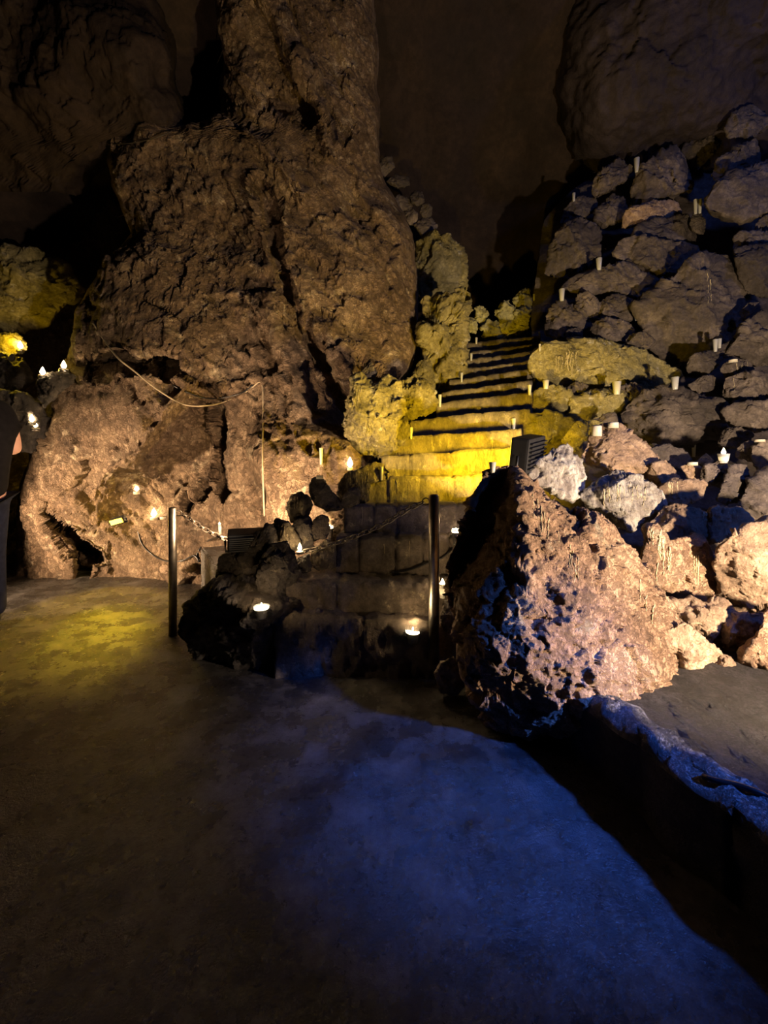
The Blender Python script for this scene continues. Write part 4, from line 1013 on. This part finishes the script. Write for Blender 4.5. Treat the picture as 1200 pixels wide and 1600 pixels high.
# ------------------------------------------------------------------ the person at the left edge
def skin(name, verts, edges, mat, parent, levels=2, root=0):
    me = bpy.data.meshes.new(name); me.from_pydata([v[:3] for v in verts], edges, []); me.materials.append(MATS[mat])
    o = bpy.data.objects.new(name, me); COL.objects.link(o); o.parent = parent
    md = o.modifiers.new('Skin', 'SKIN'); md.use_smooth_shade = True
    for i, v in enumerate(verts):
        sv = me.skin_vertices[0].data[i]; sv.radius = (v[3], v[4] if len(v) > 4 else v[3]); sv.use_root = (i == root)
    sb = o.modifiers.new('Sub', 'SUBSURF'); sb.levels = levels; sb.render_levels = levels
    return o
def person():
    # figure faces -X (to the left of the picture), standing; local origin between the feet
    base = P(-34, 980, 3.40); base[2] = 0.0
    t = empty('person', base)
    v = [(0, 0, 0.93, .115), (0.0, 0, 1.08, .115), (0.02, 0, 1.26, .135), (0.01, 0, 1.42, .12), (-0.02, 0, 1.50, .06), (-0.045, 0, 1.57, .055),
         (-0.06, 0, 1.64, .085), (-0.06, 0, 1.71, .095), (-0.05, 0, 1.775, .07),
         # legs
         (0, -0.09, 0.80, .085), (-0.01, -0.11, 0.50, .062), (0.02, -0.115, 0.10, .042), (-0.06, -0.12, 0.045, .036), (-0.15, -0.125, 0.03, .03),
         (0, 0.09, 0.80, .085), (-0.03, 0.11, 0.50, .062), (-0.01, 0.115, 0.10, .042), (-0.09, 0.12, 0.045, .036), (-0.18, 0.125, 0.03, .03),
         # arms: near arm (-Y side) bent with the elbow back, forearm forward
         (0.0, -0.17, 1.43, .062), (0.055, -0.235, 1.22, .046), (-0.06, -0.25, 1.24, .038), (-0.17, -0.23, 1.30, .029), (-0.235, -0.22, 1.33, .032),
         (0.0, 0.17, 1.43, .062), (0.03, 0.225, 1.16, .046), (-0.08, 0.23, 1.22, .038), (-0.17, 0.22, 1.29, .029), (-0.235, 0.21, 1.33, .032)]
    e = [(0, 1), (1, 2), (2, 3), (3, 4), (4, 5), (5, 6), (6, 7), (7, 8), (0, 9), (9, 10), (10, 11), (11, 12), (12, 13), (0, 14), (14, 15), (15, 16), (16, 17), (17, 18),
         (3, 19), (19, 20), (20, 21), (21, 22), (22, 23), (3, 24), (24, 25), (25, 26), (26, 27), (27, 28)]
    for hnd, sg in ((23, -1), (28, 1)):
        hx, hy, hz = v[hnd][:3]
        for k in range(4):
            dz = 0.030 - 0.020 * k; L = (0.030, 0.034, 0.032, 0.026)[k]
            a = len(v)
            v += [(hx - 0.035, hy, hz + dz, .0095), (hx - 0.035 - L, hy - sg * 0.012, hz + dz * 1.1, .0085), (hx - 0.045 - L * 1.3, hy - sg * 0.038, hz + dz * 1.1, .008)]
            e += [(hnd, a), (a, a + 1), (a + 1, a + 2)]
        a = len(v)
        v += [(hx - 0.005, hy - sg * 0.025, hz + 0.035, .0105), (hx - 0.03, hy - sg * 0.04, hz + 0.055, .009)]
        e += [(hnd, a), (a, a + 1)]
    skin('body', v, e, 'skin', t)
    sh = [(0, 0, 0.83, .148), (0.0, 0, 0.98, .150), (0.02, 0, 1.12, .150), (0.03, 0, 1.28, .165), (0.015, 0, 1.42, .145), (-0.01, 0, 1.49, .075),
          (0.0, -0.17, 1.43, .085), (0.035, -0.215, 1.29, .068), (0.0, 0.17, 1.43, .085), (0.02, 0.205, 1.28, .068)]
    skin('shirt', sh, [(0, 1), (1, 2), (2, 3), (3, 4), (4, 5), (4, 6), (6, 7), (4, 8), (8, 9)], 'shirt', t)
    tr = [(0, 0, 0.96, .125), (0, -0.085, 0.76, .095), (-0.01, -0.11, 0.50, .080), (0.02, -0.115, 0.05, .066), (0, 0.085, 0.76, .095), (-0.03, 0.11, 0.50, .080), (-0.01, 0.115, 0.05, .066)]
    skin('trousers', tr, [(0, 1), (1, 2), (2, 3), (0, 4), (4, 5), (5, 6)], 'jeans', t)
    for y, x in ((-0.115, 0.02), (0.115, -0.01)):
        skin('shoe', [(x + 0.03, y, 0.05, .048), (x - 0.07, y * 1.03, 0.048, .046), (x - 0.17, y * 1.06, 0.038, .040)], [(0, 1), (1, 2)], 'shoe', t)
    skin('hair', [(-0.02, 0, 1.68, .095), (-0.03, 0, 1.75, .095), (-0.055, 0, 1.785, .080)], [(0, 1), (1, 2)], 'hair', t)
    # face
    skin('nose', [(-0.150, 0, 1.675, .010), (-0.170, 0, 1.650, .014)], [(0, 1)], 'skin', t, 1)
    skin('mouth', [(-0.145, -0.02, 1.612, .007), (-0.152, 0, 1.612, .009), (-0.145, 0.02, 1.612, .007)], [(0, 1), (1, 2)], 'skin', t, 1)
    for s in (-1, 1):
        skin('ear', [(-0.055, s * 0.088, 1.69, .012), (-0.055, s * 0.094, 1.66, .014), (-0.06, s * 0.088, 1.63, .009)], [(0, 1), (1, 2)], 'skin', t, 1)
        skin('eye', [(-0.132, s * 0.034, 1.685, .009), (-0.136, s * 0.034, 1.685, .009)], [(0, 1)], 'eye', t, 1)
    tag(t, 'person in dark clothes standing at the left edge with one bare arm bent', 'person')
person()

# ------------------------------------------------------------------ light
spot('flood_wall', f1, (-0.42, 1.0, 0.56), 140, WARM, 168, 0.6, 0.05)
spot('flood_left', (-3.85, 2.35, 0.40), (1.75, 1.40, 0.27), 860, WARM, 78, 1.0, 0.06)
spot('flood_stairs', f2, (-0.20, 1.0, 0.42), 140, YEL, 152, 0.45, 0.05)
spot('flood_floor', f5, (0.25, -1.0, -1.6), 30, (1.0, 0.55, 0.05), 84, 0.22, 0.03)
spot('flood_floor_core', f5, (0.44, -0.78, -0.66), 125, YEL, 40, 1.0, 0.03)
point('flood_floor_spill', P(158, 815, 4.62), 3.5, YEL, 0.03)
spot('flood_boulder', (1.98, 0.62, 0.60), (-0.29, 1.0, 0.33), 520, WHITE, 126, 0.45, 0.04)
spot('flood_blue', (2.6, -0.2, 2.35), (-2.29, 1.58, -2.35), 900, BLUE, 21, 1.0, 0.08)
spot('blue_side', (2.6, -0.2, 2.35), (-0.9, 1.9, -1.5), 130, BLUE, 55, 0.9, 0.08)
point('blue_pile', (4.4, 1.6, 4.6), 60, (0.10, 0.22, 1.0), 0.15)
point('far_yellow', P(10, 532, 5.55), 9.0, YEL, 0.03)
w = bpy.data.worlds.new('World'); SC.world = w; w.use_nodes = True
w.node_tree.nodes['Background'].inputs[0].default_value = (0.10, 0.14, 0.40, 1); w.node_tree.nodes['Background'].inputs[1].default_value = 0.025

cd = bpy.data.cameras.new('Camera'); cam = bpy.data.objects.new('Camera', cd); COL.objects.link(cam)
cd.sensor_fit = 'AUTO'; cd.sensor_width = 36.0; cd.lens = F * 36.0 / 1600.0; cd.shift_y = -80.0 / 1600.0; cd.clip_start = 0.05
cam.location = (0, 0, CAMZ); cam.rotation_euler = (math.pi / 2, 0, 0)
SC.camera = cam
SC.view_settings.view_transform = 'Standard'; SC.view_settings.look = 'None'
SC.view_settings.gamma = 1.0; SC.view_settings.exposure = 0.0
